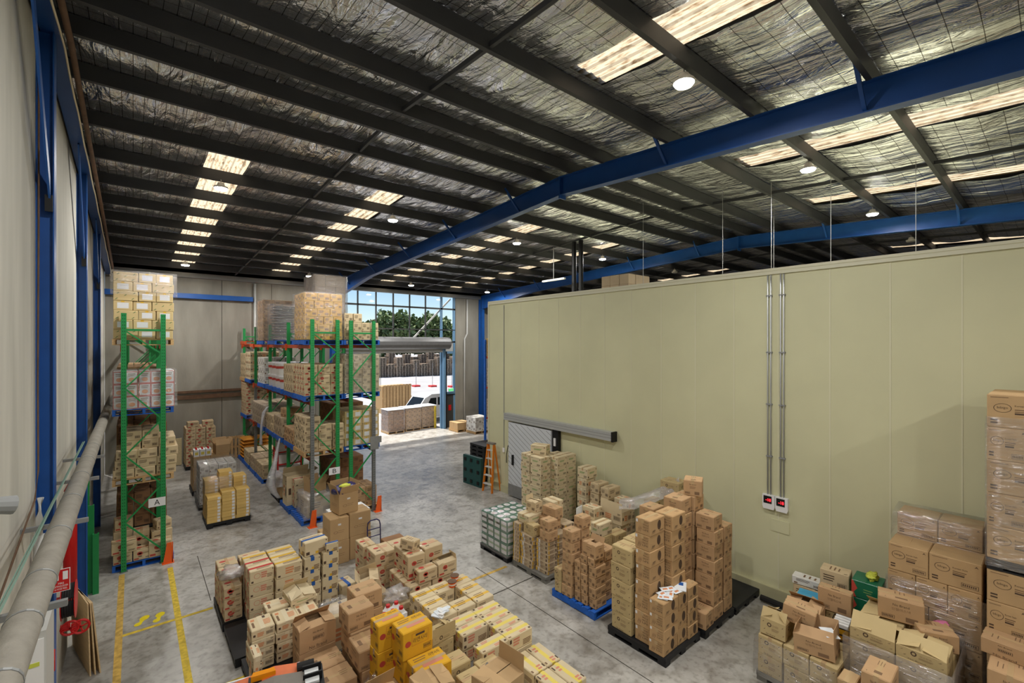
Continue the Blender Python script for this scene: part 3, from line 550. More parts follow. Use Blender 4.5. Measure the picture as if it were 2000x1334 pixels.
def pr_bibigo(mb, F, sx, sy, sz):
    for s in 'flbr':
        fn, w = F[s]; ell(mb, fn, w, sz, 0.26, 0.60, 0.085 * min(1, w / 0.5), 0.062, 0, 24, hole=0.92); add_text(mb, 'bibigo', fn, 0.26 - 0.05 * min(1, w / 0.5) / w, 0.26 + 0.05 * min(1, w / 0.5) / w, 0.56, 0.65, 0)
        add_text(mb, 'Korean Style', fn, 0.46, 0.74, 0.64, 0.71, 0); lines(mb, fn, 0.46, 0.72, 0.58, 2, 0.06, 1, 0.03); rect(mb, fn, 0.46, 0.68, 0.42, 0.47, 0); rect(mb, fn, 0.06, 0.18, 0.12, 0.17, 0); rect(mb, fn, 0.06, 0.18, 0.21, 0.26, 0); code_box(mb, fn, 0.62, 0.94, 0.10, 0.24)
        lines(mb, fn, 0.06, 0.4, 0.93, 1, 0.1, 1, 0.02); mb.poly([fn(0.86, 0.84), fn(0.90, 0.92), fn(0.94, 0.84), fn(0.9, 0.87)], 0); rect(mb, fn, 0.46, 0.95, 0.36, 0.365, 1)
def pr_leaf(mb, F, sx, sy, sz):
    for s in 'flbr':
        fn, w = F[s]
        if s in 'lr' if sx >= sy else s in 'fb': rect(mb, fn, 0.20, 0.80, 0.20, 0.80, 7); rect(mb, fn, 0.4, 0.58, 0.84, 1.0, 9)
        else:
            for u, v in ((0.06, 0.1), (0.12, 0.7), (0.78, 0.72), (0.72, 0.12), (0.42, 0.5)): mb.poly([fn(u, v), fn(u + 0.10, v + 0.18), fn(u + 0.13, v + 0.14), fn(u + 0.06, v + 0.02)], 6)
def pr_tin(mb, F, sx, sy, sz):
    for s in 'flbr':
        fn, w = F[s]; rect(mb, fn, 0, 1, 0, 0.07, 2); rect(mb, fn, 0, 1, 0.93, 1, 2); rect(mb, fn, 0, 0.06, 0, 1, 2); rect(mb, fn, 0.94, 1, 0, 1, 2); ell(mb, fn, w, sz, 0.5, 0.34, 0.06, 0.05, 4); lines(mb, fn, 0.2, 0.8, 0.82, 2, 0.13, 1, 0.06)
def pr_flat(mb, F, sx, sy, sz):
    for s in 'flbr':
        fn, w = F[s]; rect(mb, fn, 0.72, 0.92, 0.12, 0.88, 7) if s in 'fb' else rect(mb, fn, 0.42, 0.58, 0, 1, 9)
    fn, w = F['t']; rect(mb, fn, 0.0, 1.0, 0.42, 0.52, 9)
def pr_flat2(mb, F, sx, sy, sz):
    for s in 'flbr':
        fn, w = F[s]; rect(mb, fn, 0.80, 0.9, 0.2, 0.8, 0); lines(mb, fn, 0.15, 0.6, 0.7, 2, 0.3, 1, 0.12); rect(mb, fn, 0.04, 0.14, 0.1, 0.9, 9)
        if s == 'l': rect(mb, fn, 0.2, 0.34, 0.12, 0.9, 7)
def pr_gift(mb, F, sx, sy, sz):
    for s in 'flbr':
        fn, w = F[s]; mb.poly([fn(0, 0), fn(0.16, 0.02), fn(0.08, 0.3), fn(0.2, 0.55), fn(0.06, 0.95), fn(0, 1)], 2); lines(mb, fn, 0.4, 0.7, 0.6, 2, 0.14, 5, 0.05)
def pr_can(mb, F, sx, sy, sz):
    for s in 'flbr':
        fn, w = F[s]; rect(mb, fn, 0.1, 0.9, 0.12, 0.88, 7); rect(mb, fn, 0.1, 0.9, 0.4, 0.6, 5)
    fn, w = F['t']; ell(mb, fn, sx, sy, 0.5, 0.5, sx * 0.42, sy * 0.36, 7, 10); rect(mb, fn, 0.3, 0.7, 0.4, 0.6, 3)
def pr_big(mb, F, sx, sy, sz):
    for s in 'flbr':
        fn, w = F[s]; ell(mb, fn, w, sz, 0.3, 0.4, 0.05, 0.03, 1, hole=0.8); lines(mb, fn, 0.42, 0.75, 0.46, 2, 0.08, 1, 0.012); rect(mb, fn, 0.42, 0.58, 0.68, 0.76, 7) if s == 'f' else None
def pr_none(mb, F, sx, sy, sz): pass
def pr_cage(mb, F, sx, sy, sz):
    for s in 'flbr':
        fn, w = F[s]
        for k in range(5): rect(mb, fn, 0.02 + k * 0.235, 0.05 + k * 0.235, 0, 1, 2)
        for k in range(4): rect(mb, fn, 0, 1, 0.02 + k * 0.3, 0.06 + k * 0.3, 2)
# kind: (body material, print function, tape material or None, look words)
KIND = {'brand': ('c_brown', pr_brand, 'tape_clear', 'plain brown snack carton', 'snack_carton'), 'brand2': ('c_brown', pr_brand2, 'tape_clear', 'large brown lettered carton', 'large_brown_carton'),
        'olive': ('c_olive', pr_olive, 'tape_clear', 'olive tan carton', 'olive_carton'), 'grain': ('c_grain', pr_grain, 'tape_clear', 'brown oval-stamp carton', 'oval_stamp_carton'),
        'green': ('c_pale', pr_green, 'tape_clear', 'pale green-print carton', 'green_print_carton'), 'orange': ('c_pale', pr_orange, 'tape_pale', 'pale orange-print carton', 'orange_print_carton'),
        'redlogo': ('c_tan', pr_redlogo, 'tape_clear', 'tan red-logo carton', 'red_logo_carton'), 'redtape': ('c_pale', pr_redtext, 'tape_red', 'pale red-tape carton', 'red_tape_carton'),
        'yellowtape': ('c_pale', pr_yeltext, 'tape_gold', 'pale yellow-tape carton', 'yellow_tape_carton'), 'bluetape': ('c_pale', pr_blue, 'tape_blue', 'pale blue-tape carton', 'blue_tape_carton'),
        'lidred': ('c_pale', pr_tops, 'tape_yellow', 'pale red-lid carton', 'red_lid_carton'), 'lidyellow': ('c_pale', pr_mono, 'tape_gold', 'pale gold-tape carton', 'gold_tape_carton'),
        'mono': ('c_tan', pr_mono, None, 'tan black-print carton', 'tan_carton'), 'monob': ('c_brown', pr_mono, None, 'brown black-print carton', 'brown_carton'), 'ramen': ('c_yellow', pr_ramen, 'tape_clear', 'bright yellow noodle carton', 'yellow_noodle_carton'),
        'bibigo': ('c_kraft', pr_bibigo, None, 'kraft oval-logo carton', 'oval_logo_carton'), 'leaf': ('c_gold', pr_leaf, None, 'tan leaf-print carton', 'leaf_print_carton'), 'tin': ('c_tin', pr_tin, None, 'white and red tin carton', 'tin_carton'),
        'flat': ('c_flat', pr_flat, None, 'thin gold carton', 'thin_gold_carton'), 'flat2': ('c_grey', pr_flat2, None, 'thin grey-tan carton', 'thin_tan_carton'), 'gift': ('c_green', pr_gift, None, 'dark green gift carton', 'green_gift_carton'),
        'can': ('c_green', pr_can, None, 'green white can tray', 'can_tray'), 'big': ('c_kraft', pr_big, 'tape_clear', 'very large kraft carton', 'large_kraft_carton'), 'plain': ('c_kraft', pr_none, 'tape_clear', 'plain kraft carton', 'kraft_carton'),
        'greywrap': ('c_grey', pr_mono, None, 'greyish carton', 'greyish_carton'), 'goldy': ('c_amber', pr_mono, None, 'yellow carton', 'yellow_carton'), 'dark': ('c_dark', pr_mono, None, 'dark brown carton', 'dark_carton'), 'tall': ('c_grey', pr_none, None, 'grey carton', 'film_grey_carton'), 'white': ('c_white', pr_mono, None, 'white carton', 'white_carton'), 'blue': ('c_blue', pr_none, None, 'bright blue box', 'blue_box')}
_cm = {}
def carton_meshes(kind, sx, sy, sz, parts):
    key = (kind, round(sx, 2), round(sy, 2), round(sz, 3), parts)
    if key in _cm: return _cm[key]
    body, fun, tape, look, kname = KIND[kind]; hx, hy = sx / 2, sy / 2
    bm = bmesh.new(); bmesh.ops.create_cube(bm, size=1.0)
    for v in bm.verts: v.co = Vector((v.co.x * sx, v.co.y * sy, (v.co.z + 0.5) * sz))
    bmesh.ops.bevel(bm, geom=[e for e in bm.edges], offset=min(0.009, 0.06 * min(sx, sy, sz)), segments=1, affect='EDGES', profile=0.5)
    me = bpy.data.meshes.new('carton'); bm.to_mesh(me); bm.free()
    mb = MB(); mb.v = [tuple(v.co) for v in me.vertices]; mb.f = [tuple(p.vertices) for p in me.polygons]; mb.m = [0] * len(mb.f); bpy.data.meshes.remove(me)
    g = 0.0025                                                     # two lid flaps with the slit between them
    if sx >= sy: mb.box(-hx + 0.01, hx - 0.01, -hy + 0.01, -g, sz - 0.002, sz + 0.002); mb.box(-hx + 0.01, hx - 0.01, g, hy - 0.01, sz - 0.002, sz + 0.002)
    else: mb.box(-hx + 0.01, -g, -hy + 0.01, hy - 0.01, sz - 0.002, sz + 0.002); mb.box(g, hx - 0.01, -hy + 0.01, hy - 0.01, sz - 0.002, sz + 0.002)
    F = faces(sx, sy, sz); pr = MB(); fun(pr, F, sx, sy, sz); tp = None
    if tape:
        tp = MB(); w = 0.028 if tape == 'tape_clear' else 0.034; dn = min(0.07, sz * 0.3); e = 0.0016; zt = sz + 0.0028
        if sx >= sy: tp.quad((-hx, -w, zt), (hx, -w, zt), (hx, w, zt), (-hx, w, zt)); tp.quad((-hx - e, -w, zt), (-hx - e, w, zt), (-hx - e, w, sz - dn), (-hx - e, -w, sz - dn)); tp.quad((hx + e, -w, zt), (hx + e, w, zt), (hx + e, w, sz - dn), (hx + e, -w, sz - dn))
        else: tp.quad((-w, -hy, zt), (w, -hy, zt), (w, hy, zt), (-w, hy, zt)); tp.quad((-w, -hy - e, zt), (w, -hy - e, zt), (w, -hy - e, sz - dn), (-w, -hy - e, sz - dn)); tp.quad((-w, hy + e, zt), (w, hy + e, zt), (w, hy + e, sz - dn), (-w, hy + e, sz - dn))
    if parts:
        r = (mb.mesh('carton', [body]), pr.mesh('printing', INKS, fix=False) if pr.f else None, tp.mesh('packing_tape', [tape], fix=False) if tp else None)
    else:
        i = len(mb.v); mb.v += pr.v; mb.f += [tuple(i + k for k in f) for f in pr.f]; mb.m += [1 + k for k in pr.m]
        if tp: i = len(mb.v); mb.v += tp.v; mb.f += [tuple(i + k for k in f) for f in tp.f]; mb.m += [11] * len(tp.f)
        r = (mb.mesh('carton', [body] + INKS + [tape or body], fix=False), None, None)
    _cm[key] = r; return r
def carton(kind, x, y, z, sx, sy, sz, label, rz=0.0, parts=True, group=None, name='carton', tilt=None):
    a, b, c = carton_meshes(kind, sx, sy, sz, parts)
    o = put(KIND[kind][4], a, None, (x + sx / 2, y + sy / 2, z), rz)
    if tilt: o.rotation_euler = (tilt[0], tilt[1], rz)
    tag(o, label, 'carton', group)
    if b: put('printing', b, o)['kind'] = 'stuff'
    if c: put('packing_tape', c, o)
    return o
ORD = ['first', 'second', 'third', 'fourth', 'fifth', 'sixth', 'seventh', 'eighth', 'ninth', 'tenth', 'eleventh', 'twelfth', 'thirteenth', 'fourteenth', 'fifteenth', 'sixteenth', 'seventeenth', 'eighteenth', 'nineteenth', 'twentieth', 'twenty-first', 'twenty-second']
def layer(k, n): return 'only layer' if n == 1 else ('bottom layer' if k == 0 else ('top layer' if k == n - 1 else ORD[k] + ' layer'))
def col(kind, x, y, z, sx, sy, h, n, pos, where, parts=True, j=0.012, top=0):
    look = KIND[kind][3]
    for k in range(n):
        carton(kind, x + random.uniform(-j, j), y + random.uniform(-j, j), z + k * h, sx - 0.008, sy - 0.008, h - 0.003, '%s, %s, %s, %s' % (look, layer(k, n), pos, where), random.uniform(-0.02, 0.02), parts, '%ss, %s' % (look, where))
def grid(kind, x, y, z, nx, ny, nz, sx, sy, h, where, parts=False, j=0.008, skip=None, full=False):
    look = KIND[kind][3]
    for k in range(nz):
        for jj in range(ny):
            for i in range(nx):
                if not full and i > 0 and jj > 0 and k < nz - 1: continue
                if skip and (i, jj, k) in skip: continue
                pos = ('front row, %s across' % ORD[i]) if jj == 0 else (('left side, %s back' % ORD[jj]) if i == 0 else '%s across, %s back' % (ORD[i], ORD[jj]))
                carton(kind, x + i * sx + random.uniform(-j, j), y + jj * sy + random.uniform(-j, j), z + k * h, sx - 0.012, sy - 0.012, h - 0.003, '%s, %s, %s, %s' % (look, layer(k, nz), pos, where), random.uniform(-0.012, 0.012), parts, '%ss, %s' % (look, where))
def open_carton(kind, x, y, z, sx, sy, sz, label, rz=0.0, fl=(1.9, 1.9, 1.9, 1.9), name='open_carton', tilt=None):
    # fl: opening angle of the left, right, front and back flaps, from shut (0) outwards; None leaves a flap off
    body, fun, tape, look, kname = KIND[kind]; hx, hy, t = sx / 2, sy / 2, 0.006
    mb = MB()
    for a in ((-hx, hx, -hy, -hy + t), (-hx, hx, hy - t, hy), (-hx, -hx + t, -hy + t, hy - t), (hx - t, hx, -hy + t, hy - t)): mb.box(*a, 0, sz)
    mb.box(-hx + t, hx - t, -hy + t, hy - t, 0, t)
    o = put(name, mb.mesh('open_carton', [body]), None, (x + sx / 2, y + sy / 2, z), rz)
    if tilt: o.rotation_euler = (tilt[0], tilt[1], rz)
    tag(o, label, 'carton')
    pr = MB(); fun(pr, {k: v for k, v in faces(sx, sy, sz).items()}, sx, sy, sz)
    keep = [q for q in range(len(pr.f)) if all(pr.v[i][2] <= sz for i in pr.f[q])]
    pr.f = [pr.f[q] for q in keep]; pr.m = [pr.m[q] for q in keep]
    if pr.f: put('printing', pr.mesh('printing', INKS, fix=False), o)['kind'] = 'stuff'
    L = min(sx, sy) / 2 * 0.97
    for k, an in enumerate(fl):
        if an is None: continue
        m2 = MB(); w = (sy if k < 2 else sx) / 2 - 0.004; ll = L
        m2.box(-w, w, 0, ll, -0.002, 0.002)
        f = put('flap', m2.mesh('flap', [body]), o)
        pos = ((-hx, 0, sz), (hx, 0, sz), (0, -hy, sz), (0, hy, sz))[k]; zr = (-PI / 2, PI / 2, 0, PI)[k]
        f.matrix_local = Matrix.Translation(pos) @ Matrix.Rotation(zr, 4, 'Z') @ Matrix.Rotation(an, 4, 'X')
    return o
# ------------------------------------------------------------------ pallets
_pm = {}
def shared(key, fn):
    if key not in _pm: _pm[key] = fn()
    return _pm[key]
def pallet(x, y, z, label, m='pallet_blue', sx=1.165, sy=1.165, parts=True, rz=0.0, group='wooden pallets', ax='x'):
    t = thing('pallet', label, 'pallet', (x + sx / 2, y + sy / 2, z), rz, group); hx, hy = sx / 2, sy / 2
    # bearers run along X, boards along Y or the other way round
    def bd(w, l, h): return shared((m, round(w, 2), round(l, 2), round(h, 3)), lambda: MB().box(-w / 2, w / 2, -l / 2, l / 2, 0, h).mesh('board', [m]))
    if m in ('pallet_black', 'pallet_teal', 'pallet_grey'):
        put('deck', shared((m, 'deck', sx, sy), lambda: MB().box(-hx, hx, -hy, hy, 0.105, 0.15).box(-hx, hx, -hy, -hy + 0.03, 0.075, 0.105).box(-hx, hx, hy - 0.03, hy, 0.075, 0.105).box(-hx, -hx + 0.03, -hy, hy, 0.075, 0.105).box(hx - 0.03, hx, -hy, hy, 0.075, 0.105).mesh('deck', [m])), t)
        for a in (-1, 0, 1):
            for b in (-1, 0, 1): put('foot', bd(0.15, 0.15, 0.105), t, (a * (hx - 0.08), b * (hy - 0.08), 0.0))
            put('runner', bd(0.12, sy, 0.02), t, (a * (hx - 0.07), 0, -0.0))
        return t
    if not parts:
        def full():
            mb = MB()
            for k in range(7): mb.box(-hx, hx, -hy + k * (sy - 0.12) / 6, -hy + k * (sy - 0.12) / 6 + 0.12, 0.13, 0.15)
            for a in (-1, 0, 1): mb.box(a * (hx - 0.03) - 0.03, a * (hx - 0.03) + 0.03, -hy, hy, 0.02, 0.13)
            for a in (-1, 0, 1): mb.box(-hx, hx, a * (hy - 0.06) - 0.06, a * (hy - 0.06) + 0.06, 0, 0.02)
            for a in (-1, 1): mb.box(-hx, hx, a * (hy - 0.02) - 0.02, a * (hy - 0.02) + 0.02, 0.02, 0.13) if False else None
            return mb.mesh('pallet', [m])
        o = put('deck', shared((m, 'full', sx, sy), full), t); return t
    for k in range(7): put('deck_board', bd(sx, 0.12, 0.02), t, (0, -hy + 0.06 + k * (sy - 0.12) / 6, 0.13))
    for a in (-1, 0, 1): put('bearer', bd(0.06, sy, 0.11), t, (a * (hx - 0.03), 0, 0.02))
    for a in (-1, 0, 1): put('bottom_board', bd(sx, 0.12, 0.02), t, (0, a * (hy - 0.06), 0))
    return t
def film(x0, x1, y0, y1, z0, z1, label, m='film', amp=0.012, top=True, rz=0.0):
    cx, cy = (x0 + x1) / 2, (y0 + y1) / 2; hx, hy = (x1 - x0) / 2, (y1 - y0) / 2; mb = MB(); nz = max(4, int((z1 - z0) / 0.12)); per = []
    nxs = max(3, int(2 * hx / 0.16)); nys = max(3, int(2 * hy / 0.16))
    for k in range(nxs): per.append((-hx + 2 * hx * k / nxs, -hy))
    for k in range(nys): per.append((hx, -hy + 2 * hy * k / nys))
    for k in range(nxs): per.append((hx - 2 * hx * k / nxs, hy))
    for k in range(nys): per.append((-hx, hy - 2 * hy * k / nys))
    n = len(per); sd = random.uniform(0, 50)
    for k in range(nz + 1):
        z = z0 + (z1 - z0) * k / nz
        for (a, b) in per:
            w = 1 + amp * 2 + amp * 2.2 * noise.noise((a * 2 + sd, b * 2, z * 5)); 
            if k == nz: w *= 0.985
            mb.v.append((a * w, b * w, z + amp * 1.6 * noise.noise((a * 4, b * 4 + sd, z))))
    for k in range(nz):
        for i in range(n): mb.f.append((k * n + i, k * n + (i + 1) % n, (k + 1) * n + (i + 1) % n, (k + 1) * n + i)); mb.m.append(0)
    if top: mb.f.append(tuple(nz * n + i for i in range(n))); mb.m.append(0)
    o = mb.build('stretch_film', m, None, (cx, cy, 0), rz, smooth=True, fix=False); return tag(o, label, 'plastic film', 'stretch film wraps')
# ------------------------------------------------------------------ pallet racks
LV = (2.02, 3.68, 5.36); BAY = 2.7
def rack(x0, x1, ys, label, base_grey=(), sign=None):
    t = thing('pallet_rack', label, 'rack', ((x0 + x1) / 2, ys[0], 0), 0, 'green steel pallet racks'); hx = (x1 - x0) / 2; Hh = 6.12
    def up(m0, zb, zt, holes):
        mb = MB(); mb.prism([(-0.05, -0.035), (0.05, -0.035), (0.05, 0.045), (0.036, 0.045), (0.036, -0.02), (-0.036, -0.02), (-0.036, 0.045), (-0.05, 0.045)], 'z', zb, zt)
        if holes:
            z = zb + 0.05
            while z < zt - 0.05:
                for a in (-0.018, 0.018): mb.quad((a - 0.006, -0.0358, z), (a + 0.006, -0.0358, z), (a + 0.006, -0.0358, z + 0.022), (a - 0.006, -0.0358, z + 0.022), 1)
                z += 0.075
        return mb.mesh('upright', [m0, 'hole'])
    for f, y in enumerate(ys):
        for s, x in ((0, -hx + 0.05), (1, hx - 0.05)):
            g = (f, s) in base_grey; zb = 3.55 if g else 0.0
            put('upright', shared(('up', zb, f == 0), lambda: up('rack_green', zb, Hh, f == 0)), t, (x, y - ys[0], 0))
            if g: put('upright_repair_section', shared(('upg',), lambda: up('rack_grey', 0, 3.55, True)), t, (x, y - ys[0], 0))
            put('base_plate', shared(('bp',), lambda: MB().box(-0.075, 0.075, -0.07, 0.08, 0, 0.008).mesh('base_plate', ['rack_grey'])), t, (x, y - ys[0], 0))
        zz = [0.35, 1.15, 1.95, 2.75, 3.55, 4.35, 5.15, 5.72]
        put('horizontal_brace', shared(('hb', round(hx, 2)), lambda: MB().box(-hx + 0.09, hx - 0.09, -0.02, 0.02, 5.70, 5.75).mesh('horizontal_brace', ['rack_green'])), t, (0, y - ys[0], 0))
        for k in range(len(zz) - 1):
            a, b = (-hx + 0.08, hx - 0.08) if k % 2 else (hx - 0.08, -hx + 0.08)
            put('diagonal_brace', shared(('db', round(hx, 2), k), lambda: MB().bar((a, 0, zz[k]), (b, 0, zz[k + 1] - 0.02), 0.03, 0.045, up=(0, 1, 0)).mesh('diagonal_brace', ['rack_green'])), t, (0, y - ys[0], 0))
    for ya, yb in zip(ys, ys[1:]):
        for z in LV:
            for x in (-hx + 0.02, hx - 0.02):
                put('beam', shared(('beam', z > 5), lambda: MB().box(-0.025, 0.025, 0.05, BAY - 0.05, -0.11, 0).mesh('beam', ['rack_orange' if z > 5 else 'rack_rust'])), t, (x, ya - ys[0], z))
            for d in (0.0, BAY): put('beam_connector', shared(('bc',), lambda: MB().box(-0.055, 0.0, -0.04, 0.045, -0.19, 0.03).mesh('beam_connector', ['rack_orange'])), t, (-hx - 0.002, ya - ys[0] + d, z)) if (d == 0 and ya != ys[0]) or (d and yb == ys[-1]) else None
    if sign:
        sx_, ltr = sign
        s = put('aisle_sign', MB().box(-0.165, 0.165, -0.05, -0.045, 0, 0.21).mesh('aisle_sign', ['label']), t, (sx_, 0, 1.42)); s['label'] = 'white sign with the letter ' + ltr
        mb = MB(); vs, fs, asp = text2d(ltr); add_text(mb, ltr, lambda u, v: (-0.055 + 0.11 * u, -0.0512, 0.04 + 0.13 * v), 0, 1, 0, 1, 0); put('letter', mb.mesh('letter', ['black'], fix=False), s)
    return t

# ------------------------------------------------------------------ racks and what they hold
YS = [14.15 + BAY * k for k in range(5)]; YS[-1] = 24.9
rack(-0.22, 0.62, YS, 'green pallet rack A against the left wall', sign=(0.25, 'A'))
rack(4.03, 4.87, YS, 'green pallet rack B, run facing the left aisle', base_grey=((0, 0), (3, 0)), sign=(0.26, 'B'))
rack(5.18, 6.02, YS, 'green pallet rack run facing the dock door', base_grey=((0, 1),))
def guard(x, y, label):
    t = thing('post_guard', label, 'post guard', (x, y, 0), 0, 'orange rack post guards')
    MB().prism([(-0.1, 0), (0.1, 0), (0.07, 0.5), (-0.02, 0.5)], 'y', -0.02, 0.0).build('face_plate', 'guard_orange', t)
    MB().prism([(-0.02, 0), (0.14, 0), (0.14, 0.1), (0.01, 0.5), (-0.02, 0.5)], 'x', 0.08, 0.1).build('side_plate', 'guard_orange', t)
    MB().box(-0.12, 0.12, -0.06, 0.14, 0, 0.01).build('foot_plate', 'guard_orange', t)
guard(0.66, 14.02, 'orange post guard at the foot of rack A'); guard(4.05, 14.0, 'orange post guard at the left foot of rack B'); guard(6.06, 14.0, 'orange post guard at the dock side foot of rack B')
tag(MB().box(5.82, 6.1, 14.05, 14.07, 2.0, 2.42).box(6.1, 6.2, 14.07, 14.13, 2.2, 2.4).build('notice_sheet', 'galv'), 'grey notice sheet hung on the dock side rack post', 'notice')
PB = 'pallets on the racks'
def rp(x, y, lv, label, m='pallet_blue'):
    return pallet(x, y, 0.0 if lv < 0 else LV[lv], label, m, parts=(y < 15 or lv < 0), group=PB)
ZL = [v + 0.152 for v in LV]
# rack A
rp(-0.38, 14.22, 2, 'pale wooden pallet on the top level of rack A', 'pallet_wood')
for k in range(7):
    z = ZL[2] + k * 0.228; wide = k % 2
    for i in range(3):
        if k == 6 and i == 0: pass
        a = [(-0.36, 0.46, 0), (0.1, 0.34, 1), (0.44, 0.34, 1)] if not wide else [(-0.36, 0.36, 1), (0.0, 0.36, 1), (0.36, 0.44, 0)]
        x, w, end = a[i]
        carton('leaf', x, 14.24 + random.uniform(-0.01, 0.01), z, w - 0.01, (0.46 if end else 0.34) - 0.01, 0.224, 'tan leaf-marked carton, %s, front row, %s across, top of rack A' % (layer(k, 7), ORD[i]), random.uniform(-0.02, 0.02), True, 'leaf-marked cartons on rack A')
    for jj in range(2): carton('leaf', -0.36, 14.72 + jj * 0.36, z, 0.45, 0.345, 0.224, 'tan leaf-marked carton, %s, left side, %s back, top of rack A' % (layer(k, 7), ORD[jj]), 0, False, 'leaf-marked cartons on rack A')
    for jj in range(2): carton('leaf', 0.35, 14.72 + jj * 0.36, z, 0.44, 0.345, 0.224, 'tan leaf-marked carton, %s, aisle side, %s back, top of rack A' % (layer(k, 7), ORD[jj]), 0, False, 'leaf-marked cartons on rack A')
film(-0.4, 0.84, 14.2, 15.48, ZL[2] + 1.05, ZL[2] + 1.63, 'clear stretch film over the topmost cartons on rack A', 'film')
rp(-0.38, 14.22, 1, 'blue pallet on the middle level of rack A')
grid('tin', -0.37, 14.24, ZL[1], 5, 4, 3, 0.236, 0.27, 0.30, 'middle level of rack A', parts=False)
film(-0.4, 0.84, 14.2, 15.36, ZL[1], ZL[1] + 0.92, 'shiny film wrapped round the white and red tins on rack A', 'film')
rp(-0.38, 14.22, 0, 'worn pale pallet on the lower level of rack A', 'pallet_wood')
for r, (n_, z) in enumerate(((3, 0), (3, 0.22), (3, 0.44), (3, 0.66), (2, 0.88))):
    grid('mono', -0.36 + 0.02 * r + (0.12 if r > 2 else 0), 14.26 + (0.10 if r > 2 else 0), ZL[0] + z, n_, 2, 1, 0.40 if r < 3 else 0.34, 0.5, 0.22, 'tier %s, lower rack A' % ('one', 'two', 'three', 'four', 'five')[r], parts=False, full=True)
rp(-0.38, 14.22, -1, 'blue pallet on the floor under rack A')
grid('redlogo', -0.36, 14.26, 0.152, 2, 1, 1, 0.36, 0.34, 0.24, 'floor under rack A', parts=True)
carton('redlogo', -0.4, 14.24, 0.40, 0.46, 0.36, 0.26, 'tan red-logo carton with torn top, upper left, floor under rack A', 0.05)
carton('redlogo', 0.30, 14.22, 0.152, 0.44, 0.38, 0.34, 'large tan red-logo carton under the sign of rack A', -0.03)
carton('mono', 0.34, 14.62, 0.152, 0.42, 0.40, 0.50, 'upright tan carton behind the large red-logo one under rack A', 0.1)
carton('mono', 0.42, 14.7, 0.66, 0.32, 0.30, 0.22, 'small tan carton perched highest on the floor pallet of rack A', 0.25)
carton('redlogo', 0.0, 14.7, 0.152, 0.32, 0.36, 0.56, 'tan carton standing on end in the middle under rack A', 0.0)
carton('redlogo', -0.38, 14.75, 0.152, 0.36, 0.4, 0.62, 'tall tan carton at the wall side under rack A', 0.05)
carton('redlogo', -0.36, 14.8, 0.78, 0.34, 0.36, 0.26, 'tan red-banded carton on top at the wall side under rack A', 0.08)
for b_, y in ((1, 16.95), (1, 18.15), (2, 19.65)):
    wn = ('second bay', 'third bay', 'fourth bay')[0 if y < 18 else (1 if y < 19 else 2)]
    rp(-0.38, y, 0, 'blue pallet on the lower level of rack A, %s' % wn); grid('dark', -0.36, y + 0.02, ZL[0], 3, 3, 3, 0.38, 0.37, 0.3, 'rack A lower %s' % wn)
    rp(-0.38, y, 1, 'blue pallet on the middle level of rack A, %s' % wn); grid('monob', -0.36, y + 0.02, ZL[1], 3, 3, 3, 0.38, 0.37, 0.3, 'rack A middle %s' % wn)
    if y < 18: rp(-0.38, y, -1, 'black pallet on the floor of rack A, %s' % wn, 'pallet_black'); grid('dark', -0.36, y + 0.02, 0.152, 3, 3, 3, 0.38, 0.37, 0.32, 'rack A floor %s' % wn)
# rack B, top level
rp(3.87, 14.25, 2, 'blue pallet under the yellow cartons on top of rack B')
for k in range(6):
    off = 0 if k % 2 else 1
    grid('goldy', 3.9, 14.28, ZL[2] + k * 0.235, 3 if k % 2 else 4, 3, 1, 0.37 if k % 2 else 0.278, 0.37, 0.235, 'yellow tier %s, rack B' % ('one', 'two', 'three', 'four', 'five', 'six')[k], full=False)
film(3.86, 5.04, 14.24, 15.45, ZL[2] + 0.02, ZL[2] + 1.44, 'loose clear film round the yellow cartons on rack B', 'film')
rp(3.82, 17.6, 2, 'blue pallet under the silver bags on top of rack B')
for k in range(13):
    mb = MB(); hx, hy = 0.40, 0.48
    pts = [(-hx, -hy * 0.8, 0.02), (hx, -hy * 0.8, 0.02), (hx, hy * 0.8, 0.02), (-hx, hy * 0.8, 0.02)]
    N = 12
    for a in range(N + 1):
        for c in range(N + 1):
            u, v = a / N * 2 - 1, c / N * 2 - 1; h = max(0.0, (1 - u ** 6) * (1 - v ** 6)) ** 0.5
            mb.v.append((u * hx, v * hy, 0.045 + 0.038 * h + 0.006 * noise.noise((u * 3, v * 3, k))))
    for a in range(N):
        for c in range(N): i = a * (N + 1) + c; mb.f.append((i, i + 1, i + N + 2, i + N + 1)); mb.m.append(0)
    nv = len(mb.v)
    mb.v += [(x_, y_, 0.09 - z_) for x_, y_, z_ in mb.v]; mb.f += [tuple(nv + q for q in reversed(f)) for f in mb.f]; mb.m += [0] * (len(mb.f) - len(mb.m))
    tag(mb.build('foil_bag', 'bag_silver', None, (4.28 + random.uniform(-0.02, 0.02), 18.15, ZL[2] + k * 0.097), random.uniform(-0.04, 0.04), smooth=True), 'silver foil bag, %s from the bottom, in the stack on rack B' % ORD[k], 'bag', 'silver foil bags on rack B')
film(3.82, 4.74, 17.62, 18.68, ZL[2] + 0.0, ZL[2] + 1.30, 'milky film sleeve over the silver bags on rack B', 'film')
rp(3.85, 19.65, 2, 'blue pallet under wrapped brown cartons on top of rack B'); grid('monob', 3.88, 19.67, ZL[2], 3, 3, 6, 0.38, 0.38, 0.265, 'wrapped, top of rack B')
film(3.84, 5.06, 19.62, 20.86, ZL[2] + 0.02, ZL[2] + 1.62, 'clear film round the brown cartons on top of rack B', 'film')
rp(3.85, 23.3, 2, 'orange stained pallet at the far end on top of rack B', 'rack_orange')
